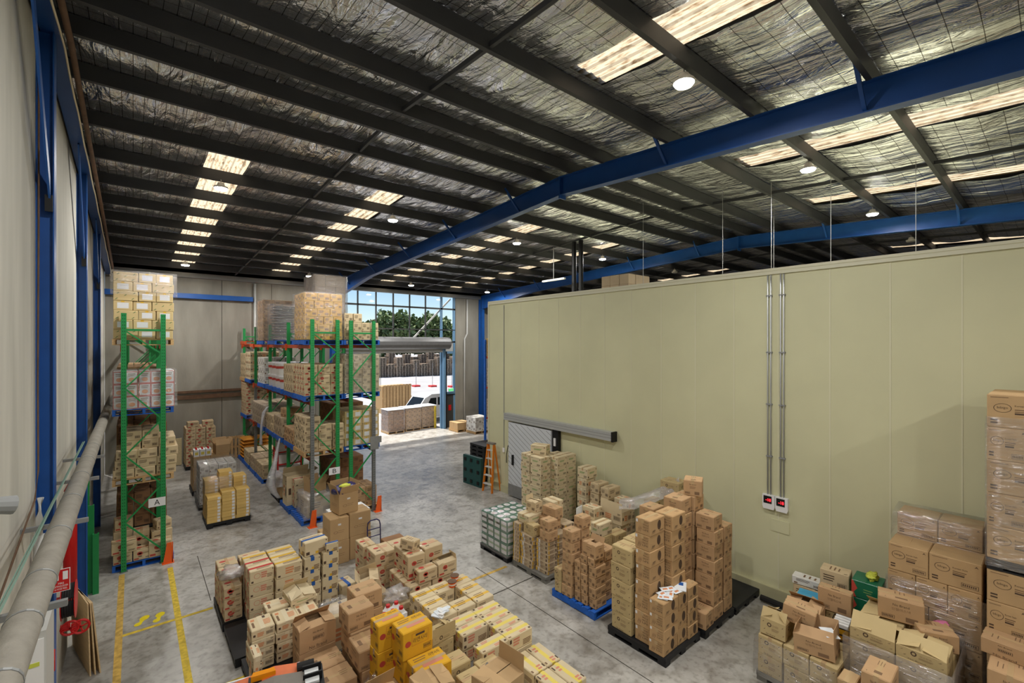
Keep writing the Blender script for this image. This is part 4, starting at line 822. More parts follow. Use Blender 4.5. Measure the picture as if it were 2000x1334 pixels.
rp(5.05, 14.25, 2, 'blue pallet on the dock side run, top front'); grid('mono', 5.08, 14.28, ZL[2], 4, 3, 2, 0.28, 0.37, 0.28, 'dock side top front'); grid('mono', 5.08, 14.28, ZL[2] + 0.56, 2, 2, 1, 0.28, 0.37, 0.28, 'dock side highest tier', full=True)
rp(5.05, 17.3, 2, 'blue pallet under the tall grey wrapped stack'); grid('tall', 5.08, 17.32, ZL[2], 3, 3, 6, 0.375, 0.375, 0.4, 'tall wrapped rack stack')
film(5.04, 6.24, 17.28, 18.48, ZL[2] + 0.02, ZL[2] + 2.42, 'milky film round the tallest stack on top of rack B', 'film_milky')
# rack B, middle level
rp(3.87, 14.25, 1, 'blue pallet, middle level front of rack B'); grid('redlogo', 3.9, 14.28, ZL[1], 3, 4, 3, 0.38, 0.28, 0.31, 'middle front of rack B')
rp(3.87, 15.5, 1, 'blue pallet, middle level second place on rack B'); grid('mono', 3.88, 15.52, ZL[1], 3, 4, 3, 0.38, 0.28, 0.30, 'rack B middle second place')
def bucket(x, y, z, r, h, label):
    t = thing('bucket', label, 'bucket', (x, y, z), 0, 'white lidded buckets on rack B')
    MB().tube([(0, 0, 0), (0, 0, h * 0.9)], [r * 0.9, r], 18).build('body', 'c_white', t, smooth=False); MB().tube([(0, 0, h * 0.55), (0, 0, h * 0.75)], [r * 0.985, r * 1.0], 18, caps=False).build('label_band', 'red', t)
    MB().tube([(0, 0, h * 0.9), (0, 0, h)], [r * 1.05, r * 1.05], 18).build('lid', 'white', t)
rp(3.87, 16.95, 1, 'blue pallet under the white buckets near the front, rack B'); rp(3.87, 18.2, 1, 'blue pallet under the white buckets further back, rack B')
for k in range(2):
    for i in range(2):
        for j in range(4):
            if i > 0 and k < 1 and j > 0: continue
            if j < 1 and k > 0: continue
            bucket(4.16 + i * 0.56, 17.24 + j * 0.57, ZL[1] + k * 0.44, 0.265, 0.435, 'white bucket with red band, %s, %s across, %s back, middle of rack B' % (layer(k, 2), ORD[i], ORD[j]))
rp(3.87, 19.65, 1, 'blue pallet, middle level third bay of rack B'); grid('white', 3.9, 19.67, ZL[1], 3, 3, 3, 0.38, 0.38, 0.34, 'rack B middle third bay')
rp(3.87, 22.35, 1, 'blue pallet, middle level last bay of rack B'); grid('orange', 3.9, 22.37, ZL[1], 3, 3, 4, 0.38, 0.38, 0.3, 'rack B middle last bay'); rp(3.87, 23.6, 1, 'rusty pallet, middle level end of rack B', 'pallet_wood'); grid('mono', 3.9, 23.62, ZL[1], 3, 3, 4, 0.38, 0.38, 0.28, 'rack B middle end')
rp(5.05, 14.25, 1, 'blue pallet, middle level of the dock side run'); grid('mono', 5.08, 14.28, ZL[1], 4, 4, 5, 0.285, 0.285, 0.245, 'dock side middle level')
film(5.04, 6.24, 14.24, 15.46, ZL[1], ZL[1] + 1.25, 'clear film round the tan cartons, dock side middle level', 'film')
# rack B, lower level
rp(3.87, 14.25, 0, 'pale wooden pallet, lower level front of rack B', 'pallet_wood'); grid('mono', 3.9, 14.28, ZL[0], 2, 3, 3, 0.40, 0.38, 0.26, 'lower front of rack B', parts=True); grid('mono', 3.9, 14.28, ZL[0] + 0.78, 1, 3, 1, 0.46, 0.38, 0.25, 'highest tier, lower rack B', parts=True)
grid('mono', 4.72, 14.3, ZL[0], 1, 2, 3, 0.36, 0.42, 0.25, 'beside post, lower rack B')
rp(3.87, 15.5, 0, 'blue pallet, lower level second place on rack B'); grid('monob', 3.9, 15.52, ZL[0], 3, 3, 2, 0.38, 0.38, 0.24, 'rack B lower second place')
rp(3.87, 16.95, 0, 'blue pallet, lower level second bay of rack B'); grid('greywrap', 3.9, 16.97, ZL[0], 2, 3, 2, 0.56, 0.38, 0.34, 'rack B lower second bay'); carton('brand', 4.0, 17.0, ZL[0] + 0.69, 0.55, 0.45, 0.3, 'golden brown carton lying on top, lower rack B second bay', 0.2)
rp(3.87, 18.2, 0, 'blue pallet with pale cartons, lower level second bay, rack B'); grid('mono', 3.9, 18.22, ZL[0], 3, 3, 2, 0.38, 0.38, 0.3, 'rack B lower bay middle')
rp(3.87, 19.65, 0, 'blue pallet, lower level third bay of rack B'); grid('greywrap', 3.9, 19.67, ZL[0], 3, 6, 3, 0.38, 0.38, 0.27, 'rack B lower third bay')
film(3.86, 5.05, 19.63, 21.98, ZL[0], ZL[0] + 0.84, 'dull film over the low cartons in the third bay of rack B', 'film')
rp(3.87, 23.4, 0, 'blue pallet, lower level end of rack B'); grid('redlogo', 3.9, 23.42, ZL[0], 3, 3, 5, 0.38, 0.38, 0.29, 'rack B lower end')
rp(5.05, 14.25, 0, 'blue pallet, lower level of the dock side run'); grid('leaf', 5.08, 14.28, ZL[0], 4, 3, 5, 0.285, 0.38, 0.22, 'dock side lower level')
rp(5.05, 15.6, 0, 'worn pallet behind, lower level dock side run', 'pallet_wood'); grid('dark', 5.08, 15.62, ZL[0], 3, 3, 4, 0.38, 0.38, 0.3, 'dock side lower second')
# rack B, floor
rp(3.82, 14.3, -1, 'blue pallet on the floor under the front of rack B'); rp(3.78, 15.55, -1, 'blue pallet on the floor, second under rack B')
carton('mono', 4.0, 14.4, 0.152, 0.75, 0.7, 0.55, 'tan carton bundled in film on the front floor pallet, rack B', 0.05); film(3.96, 4.8, 14.36, 15.14, 0.16, 0.86, 'crumpled grey film bundle at the left foot of rack B', 'film_milky', amp=0.05)
open_carton('plain', 4.1, 14.6, 0.74, 0.5, 0.42, 0.35, 'open kraft carton with ragged flaps above the film bundle, rack B', 0.2, (1.6, 2.2, 1.8, 2.0))
open_carton('orange', 3.8, 15.95, 0.152, 0.8, 0.45, 0.95, 'tall torn open carton on the second floor pallet, rack B', 0.03, (2.4, 2.6, None, 1.2))
for k in range(4): carton('redtape', 3.96, 15.57, 0.152 + k * 0.225, 0.6, 0.36, 0.22, 'tan sauce carton, %s, in the torn carton at rack B' % layer(k, 4), 0.02, True)
rp(3.78, 16.9, -1, 'black pallet under the red cage at rack B', 'pallet_black')
carton('plain', 3.82, 16.92, 0.152, 0.6, 0.7, 0.62, 'plain kraft carton under the white film at rack B', 0.0)
film(3.76, 4.46, 16.88, 17.66, 0.55, 0.86, 'white torn film lying over the kraft carton at rack B', 'film_white', amp=0.06)
cage = thing('red_rack', 'red steel display rack standing on the floor at rack B', 'display rack', (4.45, 18.5, 0.0))
for a in (-0.4, 0.4):
    for b in (-0.3, 0.3): MB().box(a - 0.02, a + 0.02, b - 0.02, b + 0.02, 0, 1.55).build('post', 'fire_red', cage)
for z in (0.05, 0.5, 0.95, 1.4):
    for b in (-0.3, 0.3): MB().box(-0.4, 0.4, b - 0.015, b + 0.015, z, z + 0.04).build('rail', 'fire_red', cage)
    for a in (-0.4, 0.4): MB().box(a - 0.015, a + 0.015, -0.3, 0.3, z, z + 0.04).build('rail', 'fire_red', cage)
    MB().box(-0.36, 0.36, -0.26, 0.26, z + 0.04, z + 0.36).build('packed_goods', 'c_white', cage)
for k in range(2): tag(MB().tube([(0, 0, 0), (0, 0, 0.26)], [0.22, 0.28], 16).build('black_tub', 'black', None, (4.9, 15.75 + 0.6 * k, 0.152), 0, smooth=False), ('black plastic tub nearer the aisle behind the torn carton, rack B', 'black plastic tub deeper inside behind the torn carton, rack B')[k], 'tub')
for k, (y, kd) in enumerate(((19.6, 'mono'), (20.9, 'greywrap'), (22.3, 'mono'))):
    rp(3.8, y, -1, 'blue pallet on the floor at the %s back place of rack B' % ORD[k]); grid(kd, 3.83, y + 0.02, 0.152, 3, 3, 2, 0.38, 0.38, 0.28, 'rack B floor %s back' % ORD[k])
rp(3.8, 23.6, -1, 'blue pallet under the orange sacks at rack B')
for k in range(6):
    for i in range(2):
        mb = MB(); N = 8
        for a in range(N + 1):
            for c in range(N + 1):
                u, v = a / N * 2 - 1, c / N * 2 - 1; h = max(0.0, (1 - u ** 4) * (1 - v ** 4)) ** 0.5; mb.v.append((u * 0.27, v * 0.45, 0.08 + 0.075 * h))
        for a in range(N):
            for c in range(N): q = a * (N + 1) + c; mb.f.append((q, q + 1, q + N + 2, q + N + 1)); mb.m.append(0)
        nv = len(mb.v); mb.v += [(x_, y_, 0.16 - z_) for x_, y_, z_ in mb.v]; mb.f += [tuple(nv + q for q in reversed(f)) for f in mb.f]; mb.m = [0] * len(mb.f)
        tag(mb.build('sack', 'sack_orange', None, (4.1 + 0.56 * i, 24.15, 0.152 + k * 0.152), 0.05 * (k % 2), smooth=True), 'orange woven sack, %s, %s pile, far floor of rack B' % (layer(k, 6), ('aisle', 'inner')[i]), 'sack', 'orange sacks at rack B')
def ribbon(pts, w, label, m='film_white'):
    mb = MB(); n = len(pts)
    for k, p in enumerate(pts):
        ww = w[k] if isinstance(w, (list, tuple)) else w
        for q in range(6):
            t = 2 * PI * q / 6; mb.v.append((p[0] + ww * math.cos(t) * (0.8 + 0.4 * noise.noise((k * 0.9, q, 1))), p[1] + ww * math.sin(t), p[2] + 0.02 * noise.noise((k, q, 4))))
    for k in range(n - 1):
        for q in range(6): mb.f.append((k * 6 + q, k * 6 + (q + 1) % 6, (k + 1) * 6 + (q + 1) % 6, (k + 1) * 6 + q)); mb.m.append(0)
    tag(mb.build('torn_film', m, smooth=True), label, 'plastic film')
ribbon([(3.8, 16.8, 2.2), (3.72, 16.75, 1.9), (3.62, 16.6, 1.5), (3.5, 16.5, 1.1), (3.46, 16.5, 0.8), (3.55, 16.5, 0.5), (3.7, 16.5, 0.3)], [0.03, 0.06, 0.09, 0.14, 0.18, 0.14, 0.06], 'long white torn film hanging over the aisle below rack B')
ribbon([(3.95, 19.3, 3.0), (3.8, 19.25, 2.8), (3.72, 19.2, 2.4), (3.7, 19.2, 2.0), (3.7, 19.2, 1.6)], [0.05, 0.07, 0.06, 0.05, 0.07], 'strip of white film dangling from the lower shelf of rack B')
rp(5.05, 14.3, -1, 'worn pallet on the floor of the dock side run', 'pallet_wood'); grid('monob', 5.08, 14.4, 0.152, 3, 2, 2, 0.37, 0.42, 0.3, 'dock side floor front', parts=True); grid('dark', 5.08, 15.6, 0.0, 3, 3, 5, 0.38, 0.38, 0.3, 'dock side floor behind')

# ------------------------------------------------------------------ pallets in the left aisle
def strapped(x, y):
    pallet(x, y, 0, 'black pallet under thin gold cartons in the left aisle', 'pallet_black', 1.12, 1.12, group='black plastic pallets')
    for i in range(3):
        col('flat', x + 0.01 + 0.367 * i, y + 0.01, 0.152, 0.36, 0.46, 0.094, 8 if i == 0 else 9, 'front %s' % ('left', 'centre', 'right')[i], 'gold pallet', j=0.006)
        col('flat', x + 0.01 + 0.367 * i, y + 0.56, 0.152, 0.36, 0.50, 0.094, (12, 14, 12)[i], 'back %s' % ('left', 'centre', 'right')[i], 'gold pallet', j=0.006)
    film(x + 0.01, x + 0.74, y + 0.56, y + 1.08, 0.9, 1.34, 'clear film strip round the back left gold cartons', 'film')
strapped(1.64, 15.8)
pallet(1.62, 17.75, 0, 'black pallet under the film wrapped bundle in the left aisle', 'pallet_black', 1.12, 1.12, group='black plastic pallets')
grid('white', 1.66, 17.8, 0.152, 4, 4, 5, 0.26, 0.26, 0.25, 'wrapped aisle bundle'); film(1.62, 2.76, 17.75, 18.88, 0.1, 1.44, 'silvery film round the white bundle in the left aisle', 'film', amp=0.02)
pallet(1.6, 19.6, 0, 'black pallet with mixed goods in the left aisle', 'pallet_black', 1.12, 1.12, group='black plastic pallets')
grid('plain', 1.64, 19.65, 0.152, 2, 2, 3, 0.52, 0.52, 0.4, 'mixed aisle pallet'); 
for i in range(3):
    for j in range(2):
        t = thing('jug', 'white jug with red cap, %s across, %s row, mixed aisle pallet' % (ORD[i], ('front', 'back')[j]), 'jug', (1.74 + i * 0.18, 19.76 + j * 0.2, 1.355), 0, 'white jugs in the left aisle')
        MB().box(-0.08, 0.08, -0.09, 0.09, 0, 0.24).build('body', 'white', t); MB().tube([(0, 0, 0.24), (0, 0, 0.29)], 0.03, 8).build('cap', 'fire_red', t); MB().box(-0.05, 0.05, -0.094, -0.09, 0.06, 0.16).build('sticker', 'tape_yellow', t)
open_carton('plain', 2.3, 19.7, 1.355, 0.45, 0.5, 0.32, 'open kraft carton beside the white jugs in the left aisle', 0.1, (2.2, 2.0, 1.0, 2.0))
pallet(1.7, 23.7, 0, 'black pallet under red-logo cartons at the back wall', 'pallet_black', 1.12, 1.12, group='black plastic pallets')
grid('redlogo', 1.72, 23.72, 0.152, 3, 2, 6, 0.36, 0.5, 0.27, 'back wall pallet', parts=True); carton('redlogo', 1.78, 23.74, 1.775, 0.4, 0.4, 0.26, 'red-logo carton on top at the left, back wall pallet', 0.03); carton('redlogo', 2.32, 23.76, 1.775, 0.4, 0.4, 0.26, 'red-logo carton on top at the right, back wall pallet', -0.03)
tag(MB().box(0.72, 1.66, 24.9, 24.98, 0.02, 1.2).build('board_sheet', 'board'), 'beige patterned board leaning upright on the back wall', 'board')
t = thing('wooden_pallet', 'pale wooden pallet standing upright on the back wall', 'pallet', (3.55, 24.95, 0), 0)
for k in range(7): MB().box(-0.5 + k * 0.155, -0.39 + k * 0.155, -0.09, -0.07, 0.0, 1.05).build('slat', 'pallet_wood', t)
for z in (0.05, 0.48, 0.92): MB().box(-0.5, 0.54, -0.07, 0.03, z, z + 0.1).build('bearer', 'pallet_wood', t)

# ------------------------------------------------------------------ big cartons and hand truck beside rack B
col('big', 3.66, 11.25, 0, 0.47, 0.58, 0.565, 2, 'left column', 'by rack B'); col('big', 4.15, 11.3, 0, 0.55, 0.55, 0.575, 2, 'right column', 'by rack B'); col('big', 3.7, 11.9, 0, 0.5, 0.5, 0.55, 1, 'hidden rear', 'by rack B')
bt = open_carton('big', 3.88, 11.4, 1.155, 0.5, 0.5, 0.5, 'open kraft carton of purple bags on the very large cartons', 0.12, (1.9, 1.7, 2.1, 1.6))
def blob(name, mats, loc, r, label, cat, sq=(1, 1, 0.6), amp=0.25, seed=0, n=14, parent=None):
    mb = MB(); bm = bmesh.new(); bmesh.ops.create_icosphere(bm, subdivisions=3, radius=1.0)
    for v in bm.verts:
        d = 1 + amp * noise.noise(v.co * 2.2 + Vector((seed, seed * 2, 0))) + amp * 0.5 * noise.noise(v.co * 5 + Vector((seed, 0, 3))); v.co = Vector((v.co.x * sq[0], v.co.y * sq[1], v.co.z * sq[2])) * d * r
    me = bpy.data.meshes.new(name); bm.to_mesh(me); bm.free(); me.materials.append(M[mats]); me.polygons.foreach_set('use_smooth', [True] * len(me.polygons))
    o = put(name, me, parent, loc)
    if label: tag(o, label, cat)
    return o
blob('snack_bag', 'bag_purple', (4.03, 11.6, 1.70), 0.22, 'purple glossy bag at the left in the open kraft carton', 'bag', seed=1); blob('snack_bag', 'bag_purple', (4.27, 11.66, 1.72), 0.19, 'purple glossy bag at the right in the open kraft carton', 'bag', seed=5); blob('snack_bag', 'bag_lime', (4.10, 11.52, 1.82), 0.12, 'crumpled lime yellow bag on top of the purple bags', 'bag', sq=(1.2, 0.8, 0.4), seed=9)
t = thing('hand_truck', 'blue hand truck leaning behind the very large cartons', 'hand truck', (4.72, 11.15, 0))
for s in (-1, 1): MB().tube([(s * 0.17, 0, 0.08), (s * 0.17, 0.03, 0.75), (s * 0.15, 0.04, 0.85), (s * 0.08, 0.04, 0.9), (0, 0.04, 0.9)], 0.016, 8).build('frame_rail', 'bag_purple', t, smooth=True)
for z in (0.25, 0.5, 0.68): MB().tube([(-0.17, 0.01, z), (0.17, 0.01, z)], 0.013, 8).build('cross_bar', 'bag_purple', t)
MB().box(-0.2, 0.2, -0.22, 0.0, 0.0, 0.012).build('toe_plate', 'bag_purple', t)
for s in (-1, 1): MB().tube([(s * 0.19, 0.06, 0.1), (s * 0.23, 0.06, 0.1)], 0.1, 16).build('wheel', 'rubber', t)
tb = thing('white_table', 'low white table with lime edge behind the kraft carton', 'table', (4.62, 12.7, 0))
MB().box(-0.5, 0.5, -0.3, 0.35, 0.74, 0.78).build('top', 'white', tb); MB().box(0.0, 0.44, -0.302, -0.3, 0.5, 0.7).build('lime_panel', 'bag_lime', tb)
for a in (-0.47, 0.47):
    for b in (-0.27, 0.32): MB().box(a - 0.025, a + 0.025, b - 0.025, b + 0.025, 0, 0.74).build('leg', 'white', tb)

# ------------------------------------------------------------------ floor stock along the cold room
WB = 'beside the cold room'
pallet(7.05, 8.66, 0, 'black pallet under the green can trays', 'pallet_black', 1.12, 1.12, group='black plastic pallets')
grid('can', 7.07, 8.68, 0.152, 5, 4, 3, 0.216, 0.27, 0.288, 'green wrapped pallet', parts=True); film(7.05, 8.17, 8.66, 9.78, 0.12, 1.03, 'clear film tight round the green can trays', 'film', amp=0.008)
pallet(7.1, 7.35, 0, 'grey blue pallet under the thin grey tan cartons', 'pallet_grey', 1.15, 1.15, group='grey pallets')
GP = 'thin carton pallet'
col('flat2', 7.2, 7.38, 0.152, 0.30, 0.40, 0.093, 8, 'front corner', GP); col('flat2', 7.12, 7.82, 0.152, 0.32, 0.42, 0.093, 8, 'left middle', GP); col('flat2', 7.1, 8.27, 0.152, 0.36, 0.22, 0.093, 10, 'left back', GP)
col('flat2', 7.53, 7.4, 0.152, 0.32, 0.40, 0.093, 9, 'right front', GP); col('flat2', 7.53, 7.85, 0.152, 0.34, 0.44, 0.093, 9, 'right middle', GP); col('flat2', 7.88, 7.5, 0.152, 0.34, 0.44, 0.093, 10, 'far right', GP)
col('brand', 7.21, 7.36, 0.9, 0.31, 0.30, 0.232, 2, 'stacked on top', GP); open_carton('olive', 7.16, 7.80, 0.9, 0.2, 0.38, 0.24, 'small open olive carton on the thin grey tan cartons', -0.1, (0.1, 0.1, 0.3, 0.2))
carton('brand', 7.56, 7.62, 0.99, 0.3, 0.46, 0.24, 'pinkish brown carton lower of two behind, thin carton pallet', 0.02); carton('brand', 7.62, 7.58, 1.235, 0.27, 0.42, 0.26, 'pinkish brown carton highest of all on the thin carton pallet', 0.04)
carton('green', 7.2, 8.05, 1.09, 0.5, 0.4, 0.2, 'pale carton with yellow tape lying flat behind, thin carton pallet', 0.06); open_carton('mono', 7.45, 8.1, 1.295, 0.26, 0.3, 0.24, 'narrow tan carton with one raised flap, thin carton pallet', 0.1, (0.2, 0.3, 0.2, 1.7)); carton('green', 7.9, 7.9, 1.09, 0.34, 0.4, 0.42, 'tall pale carton on the far side of the thin carton pallet', 0.0)
DP = 'by cold door'
pallet(8.98, 9.25, 0, 'black pallet under the tall green print stack', 'pallet_black', 1.25, 1.2, group='black plastic pallets')
col('green', 9.02, 9.54, 0.152, 0.40, 0.46, 0.278, 7, 'front column', DP); col('green', 9.04, 10.03, 0.152, 0.40, 0.40, 0.278, 7, 'left column', DP); col('green', 9.43, 9.28, 0.152, 0.40, 0.34, 0.278, 7, 'middle column', DP)
col('green', 9.84, 9.28, 0.152, 0.40, 0.36, 0.278, 7, 'right column', DP); col('green', 9.46, 9.66, 0.152, 0.38, 0.4, 0.278, 7, 'inner column', DP); col('green', 9.86, 9.7, 0.152, 0.38, 0.36, 0.27, 7, 'rear column', DP); col('green', 9.46, 10.08, 0.152, 0.4, 0.36, 0.27, 7, 'back column', DP)
carton('green', 9.24, 9.72, 2.1, 0.34, 0.5, 0.27, 'single green print carton on top of the tall stack by the door', 0.42)
col('green', 9.66, 8.38, 0, 0.42, 0.34, 0.292, 1, 'base of narrow stack', WB); col('orange', 9.66, 8.38, 0.292, 0.42, 0.34, 0.266, 5, 'narrow stack', WB); carton('green', 9.67, 8.36, 1.63, 0.42, 0.36, 0.29, 'green print carton topping the narrow stack beside the tall one', 0.03)
col('mono', 9.62, 7.58, 0, 0.5, 0.28, 0.26, 6, 'low wall stack', WB); col('mono', 9.66, 7.95, 0, 0.44, 0.30, 0.265, 6, 'second wall stack', WB)
MP = 'mixed pallet'
pallet(8.25, 6.75, 0, 'black pallet under the mixed cartons before the wall', 'pallet_black', 0.9, 1.2, group='black plastic pallets')
col('orange', 8.72, 7.34, 0.152, 0.34, 0.40, 0.285, 3, 'back left', MP); carton('orange', 8.76, 7.34, 1.01, 0.31, 0.39, 0.29, 'pale orange print carton with yellow tape, top back left, mixed pallet', 0.02)
col('orange', 9.2, 6.86, 0.0, 0.42, 0.62, 0.31, 3, 'right base', MP); open_carton('orange', 9.18, 6.84, 0.93, 0.43, 0.66, 0.32, 'wide open pale carton on the mixed pallet', 0.02, (1.5, None, None, 0.9))
col('orange', 9.68, 7.04, 0, 0.34, 0.42, 0.27, 4, 'wall side', MP); carton('orange', 9.68, 7.05, 1.08, 0.34, 0.40, 0.29, 'pale orange print carton against the wall, highest of the mixed pallet', -0.02)
col('olive', 8.1, 6.62, 0.152, 0.44, 0.36, 0.28, 3, 'front base', MP); carton('green', 8.1, 6.64, 0.995, 0.46, 0.26, 0.29, 'pale carton with dark lid print at the front of the mixed pallet', 0.0)
col('olive', 8.3, 7.1, 0.152, 0.4, 0.44, 0.28, 3, 'middle base', MP); col('olive', 8.62, 6.6, 0.152, 0.44, 0.3, 0.26, 3, 'right front', MP)
tag(MB().box(-0.14, 0.14, -0.01, 0.0, 0, 0.2).build('paper_notice', 'paper', None, (8.62, 7.72, 1.1), 0.2), 'white paper notice propped between the pale cartons', 'notice')
# blue pallet of brown cartons
BP = 'blue pallet'
pallet(6.9, 5.78, 0, 'bright blue wooden pallet under small brown cartons', 'pallet_blue', 1.17, 1.17, group='wooden pallets')
col('olive', 6.9, 6.70, 0.152, 0.3, 0.19, 0.25, 2, 'left edge', BP); col('brand', 6.92, 6.40, 0.152, 0.28, 0.28, 0.228, 6, 'tall left', BP); col('brand', 7.24, 6.40, 0.152, 0.27, 0.26, 0.225, 7, 'tallest', BP)
for i in range(2): col('monob', 6.96, 6.04 + 0.165 * i, 0.152, 0.34, 0.16, 0.205, 4, ('middle near', 'middle far')[i], BP)
col('monob', 6.99, 5.84, 0.152, 0.34, 0.18, 0.205, 4, 'front corner', BP); col('monob', 7.36, 5.9, 0.152, 0.33, 0.36, 0.205, 5, 'right front', BP); col('brand', 7.36, 6.28, 0.152, 0.0 + 0.3, 0.1 + 0.0, 0.2, 4, 'sliver', BP) if False else None
for i in range(2): carton('monob', 6.98, 5.86 + 0.19 * i, 0.975, 0.3, 0.17, 0.16, ('small brown carton nearer the front corner on the blue pallet', 'small brown carton just behind the front corner, blue pallet')[i], 0.0)
open_carton('brand', 7.0, 5.82, 1.14, 0.24, 0.36, 0.25, 'open brown carton with raised flaps on the blue pallet', -0.05, (0.1, 1.9, 0.1, 0.1))
# black pallets with the big brown stacks
KP = 'near black pallet'; RP = 'second black pallet'
pallet(6.8, 4.18, 0, 'black pallet under the oval stamp cartons', 'pallet_black', 1.15, 1.2, group='black plastic pallets'); pallet(8.02, 4.12, 0, 'black pallet under the tall brown snack cartons', 'pallet_black', 1.15, 1.2, group='black plastic pallets'); pallet(9.2, 4.1, 0, 'empty end of the black pallet touching the cold room wall', 'pallet_black', 1.1, 1.15, group='black plastic pallets')
col('olive', 6.83, 4.89, 0.152, 0.36, 0.44, 0.305, 5, 'left column', KP); col('olive', 7.22, 4.92, 0.152, 0.36, 0.44, 0.305, 5, 'inner column', KP); col('olive', 7.6, 4.92, 0.152, 0.34, 0.44, 0.305, 5, 'back column', KP)
col('grain', 6.87, 4.53, 0.152, 0.46, 0.31, 0.271, 8, 'tall column', KP); col('grain', 7.38, 4.4, 0.152, 0.44, 0.37, 0.271, 8, 'second tall', KP)
col('grain', 6.80, 4.21, 0.152, 0.46, 0.29, 0.225, 4, 'low front', KP); col('grain', 7.27, 4.21, 0.152, 0.29, 0.19, 0.30, 3, 'low middle', KP); col('grain', 7.57, 4.2, 0.152, 0.33, 0.20, 0.225, 4, 'low right', KP)
col('brand', 8.42, 4.16, 0.152, 0.36, 0.37, 0.28, 7, 'front tall', RP); col('brand', 8.86, 4.16, 0.152, 0.32, 0.36, 0.28, 6, 'right', RP); col('brand', 8.05, 4.58, 0.152, 0.34, 0.40, 0.28, 7, 'left behind', RP); col('brand', 8.45, 4.57, 0.152, 0.36, 0.40, 0.28, 8, 'middle behind', RP)
col('brand', 8.3, 5.36, 0.0, 0.4, 0.36, 0.28, 7, 'far rear', RP); col('brand', 8.75, 5.36, 0.0, 0.4, 0.36, 0.28, 6, 'far right', RP); carton('brand', 8.02, 4.13, 0.152, 0.34, 0.38, 0.3, 'low brown snack carton beside the low front stack', 0.05)
carton('brand', 8.02, 4.6, 2.12, 0.40, 0.38, 0.28, 'brown snack carton on top, left of the pair above the stacks', 0.05); carton('brand', 8.46, 4.52, 2.395, 0.36, 0.34, 0.3, 'brown snack carton with green tape tab, highest above the stacks', 0.42); carton('brand', 8.88, 4.62, 0.152, 0.3, 0.36, 1.75, 'tall brown carton column at the wall side, second black pallet', 0.0)
packs = [(6.95, 4.32), (7.05, 4.4), (7.12, 4.3), (7.22, 4.36), (7.3, 4.28), (7.18, 4.42), (6.98, 4.26), (7.28, 4.38)]
for k, (x, y) in enumerate(packs):
    mb = MB(); N = 6
    for a in range(N + 1):
        for c in range(N + 1):
            u, v = a / N * 2 - 1, c / N * 2 - 1; h = max(0.0, (1 - u * u) * (1 - v * v)) ** 0.5; mb.v.append((u * 0.065, v * 0.085, 0.006 + 0.018 * h + 0.006 * noise.noise((u * 3, v * 3, k))))
    for a in range(N):
        for c in range(N): q = a * (N + 1) + c; mb.f.append((q, q + 1, q + N + 2, q + N + 1)); mb.m.append(1 if (1 <= a <= 2 and 2 <= c <= 4) else 0)
    nv = len(mb.v); nf = len(mb.f); mb.v += [(x_, y_, 0.004) for x_, y_, z_ in mb.v]; mb.f += [tuple(nv + q for q in reversed(f)) for f in mb.f[:nf]]; mb.m += [0] * nf
    tag(mb.build('sachet', ['paper', 'orange_ink'], None, (x, y, 1.06 + 0.004 * (k % 3) + 0.016 * (k // 5)), random.uniform(0, 3), smooth=True), 'white sachet with orange print, %s of the scatter on the oval stamp cartons' % ORD[k], 'sachet', 'white sachets on the cartons')
tag(MB().box(-0.16, 0.16, -0.1, 0.1, 0, 0.012).box(0.02, 0.13, -0.05, 0.03, 0.012, 0.0125, 1).build('envelope', ['paper', 'tape_blue'], None, (7.52, 4.33, 1.056), 0.5), 'white envelope with blue print on the oval stamp cartons', 'envelope')
# stack under loose plastic at the wall
col('olive', 9.85, 5.72, 0, 0.42, 0.5, 0.3, 7, 'plastic covered', 'at wall'); col('olive', 9.85, 6.28, 0, 0.4, 0.4, 0.3, 5, 'low covered', 'at wall')
def sheet(label, P0, P1, w, sag, m, name='plastic_sheet'):
    P0 = Vector(P0); P1 = Vector(P1); d = (P1 - P0); s = Vector((-d.y, d.x, 0)).normalized() * w; mb = MB(); N = 24
    for a in range(N + 1):
        for c in range(N + 1):
            t = a / N; u = c / N * 2 - 1; p = P0 + d * t + s * u * (0.55 + 0.45 * math.sin(PI * t)); mb.v.append((p.x, p.y, p.z - sag * math.sin(PI * t) + 0.06 * noise.noise((t * 6, u * 3, 2)) - abs(u) ** 2 * 0.18))
    for a in range(N):
        for c in range(N): q = a * (N + 1) + c; mb.f.append((q, q + 1, q + N + 2, q + N + 1)); mb.m.append(0)
    tag(mb.build(name, m, smooth=True, fix=False), label, 'plastic film')
sheet('crumpled clear plastic sheet trailing off the stack at the cold room wall', (10.1, 5.85, 2.16), (9.3, 7.0, 1.5), 0.34, 0.08, 'film_milky')

# ------------------------------------------------------------------ right foreground: wrapped kraft stacks
TP = 'tall wall stack'; WP = 'wrapped wall pallet'
def bib(x, y, z, nx, rows, h, n, where):
    for k in range(n):
        widths = rows[k % len(rows)]; yy = y
        for i, w in enumerate(widths):
            carton('bibigo', x + random.uniform(-0.006, 0.006), yy + 0.004, z + k * h, 0.5, w - 0.008, h - 0.004, 'kraft oval-logo carton, %s, %s along, %s' % (layer(k, n), ORD[len(widths) - 1 - i], where), random.uniform(-0.006, 0.006), True, 'kraft oval-logo cartons, ' + where); yy += w
        if nx > 1: carton('bibigo', x + 0.52, y, z + k * h, 0.5, sum(widths) - 0.01, h - 0.004, 'kraft oval-logo carton at the wall side, %s, %s' % (layer(k, n), where), 0, False, 'kraft oval-logo cartons, ' + where)
pallet(9.22, 0.68, 0, 'black pallet under the film wrapped kraft cartons at the wall', 'pallet_black', 1.12, 1.08, group='black plastic pallets')
bib(9.24, 0.69, 0.152, 2, [(0.57, 0.48), (0.36, 0.36, 0.34)], 0.42, 5, WP); bib(9.76, 0.72, 2.255, 1, [(0.5, 0.5)], 0.36, 1, 'upper wrapped tier')
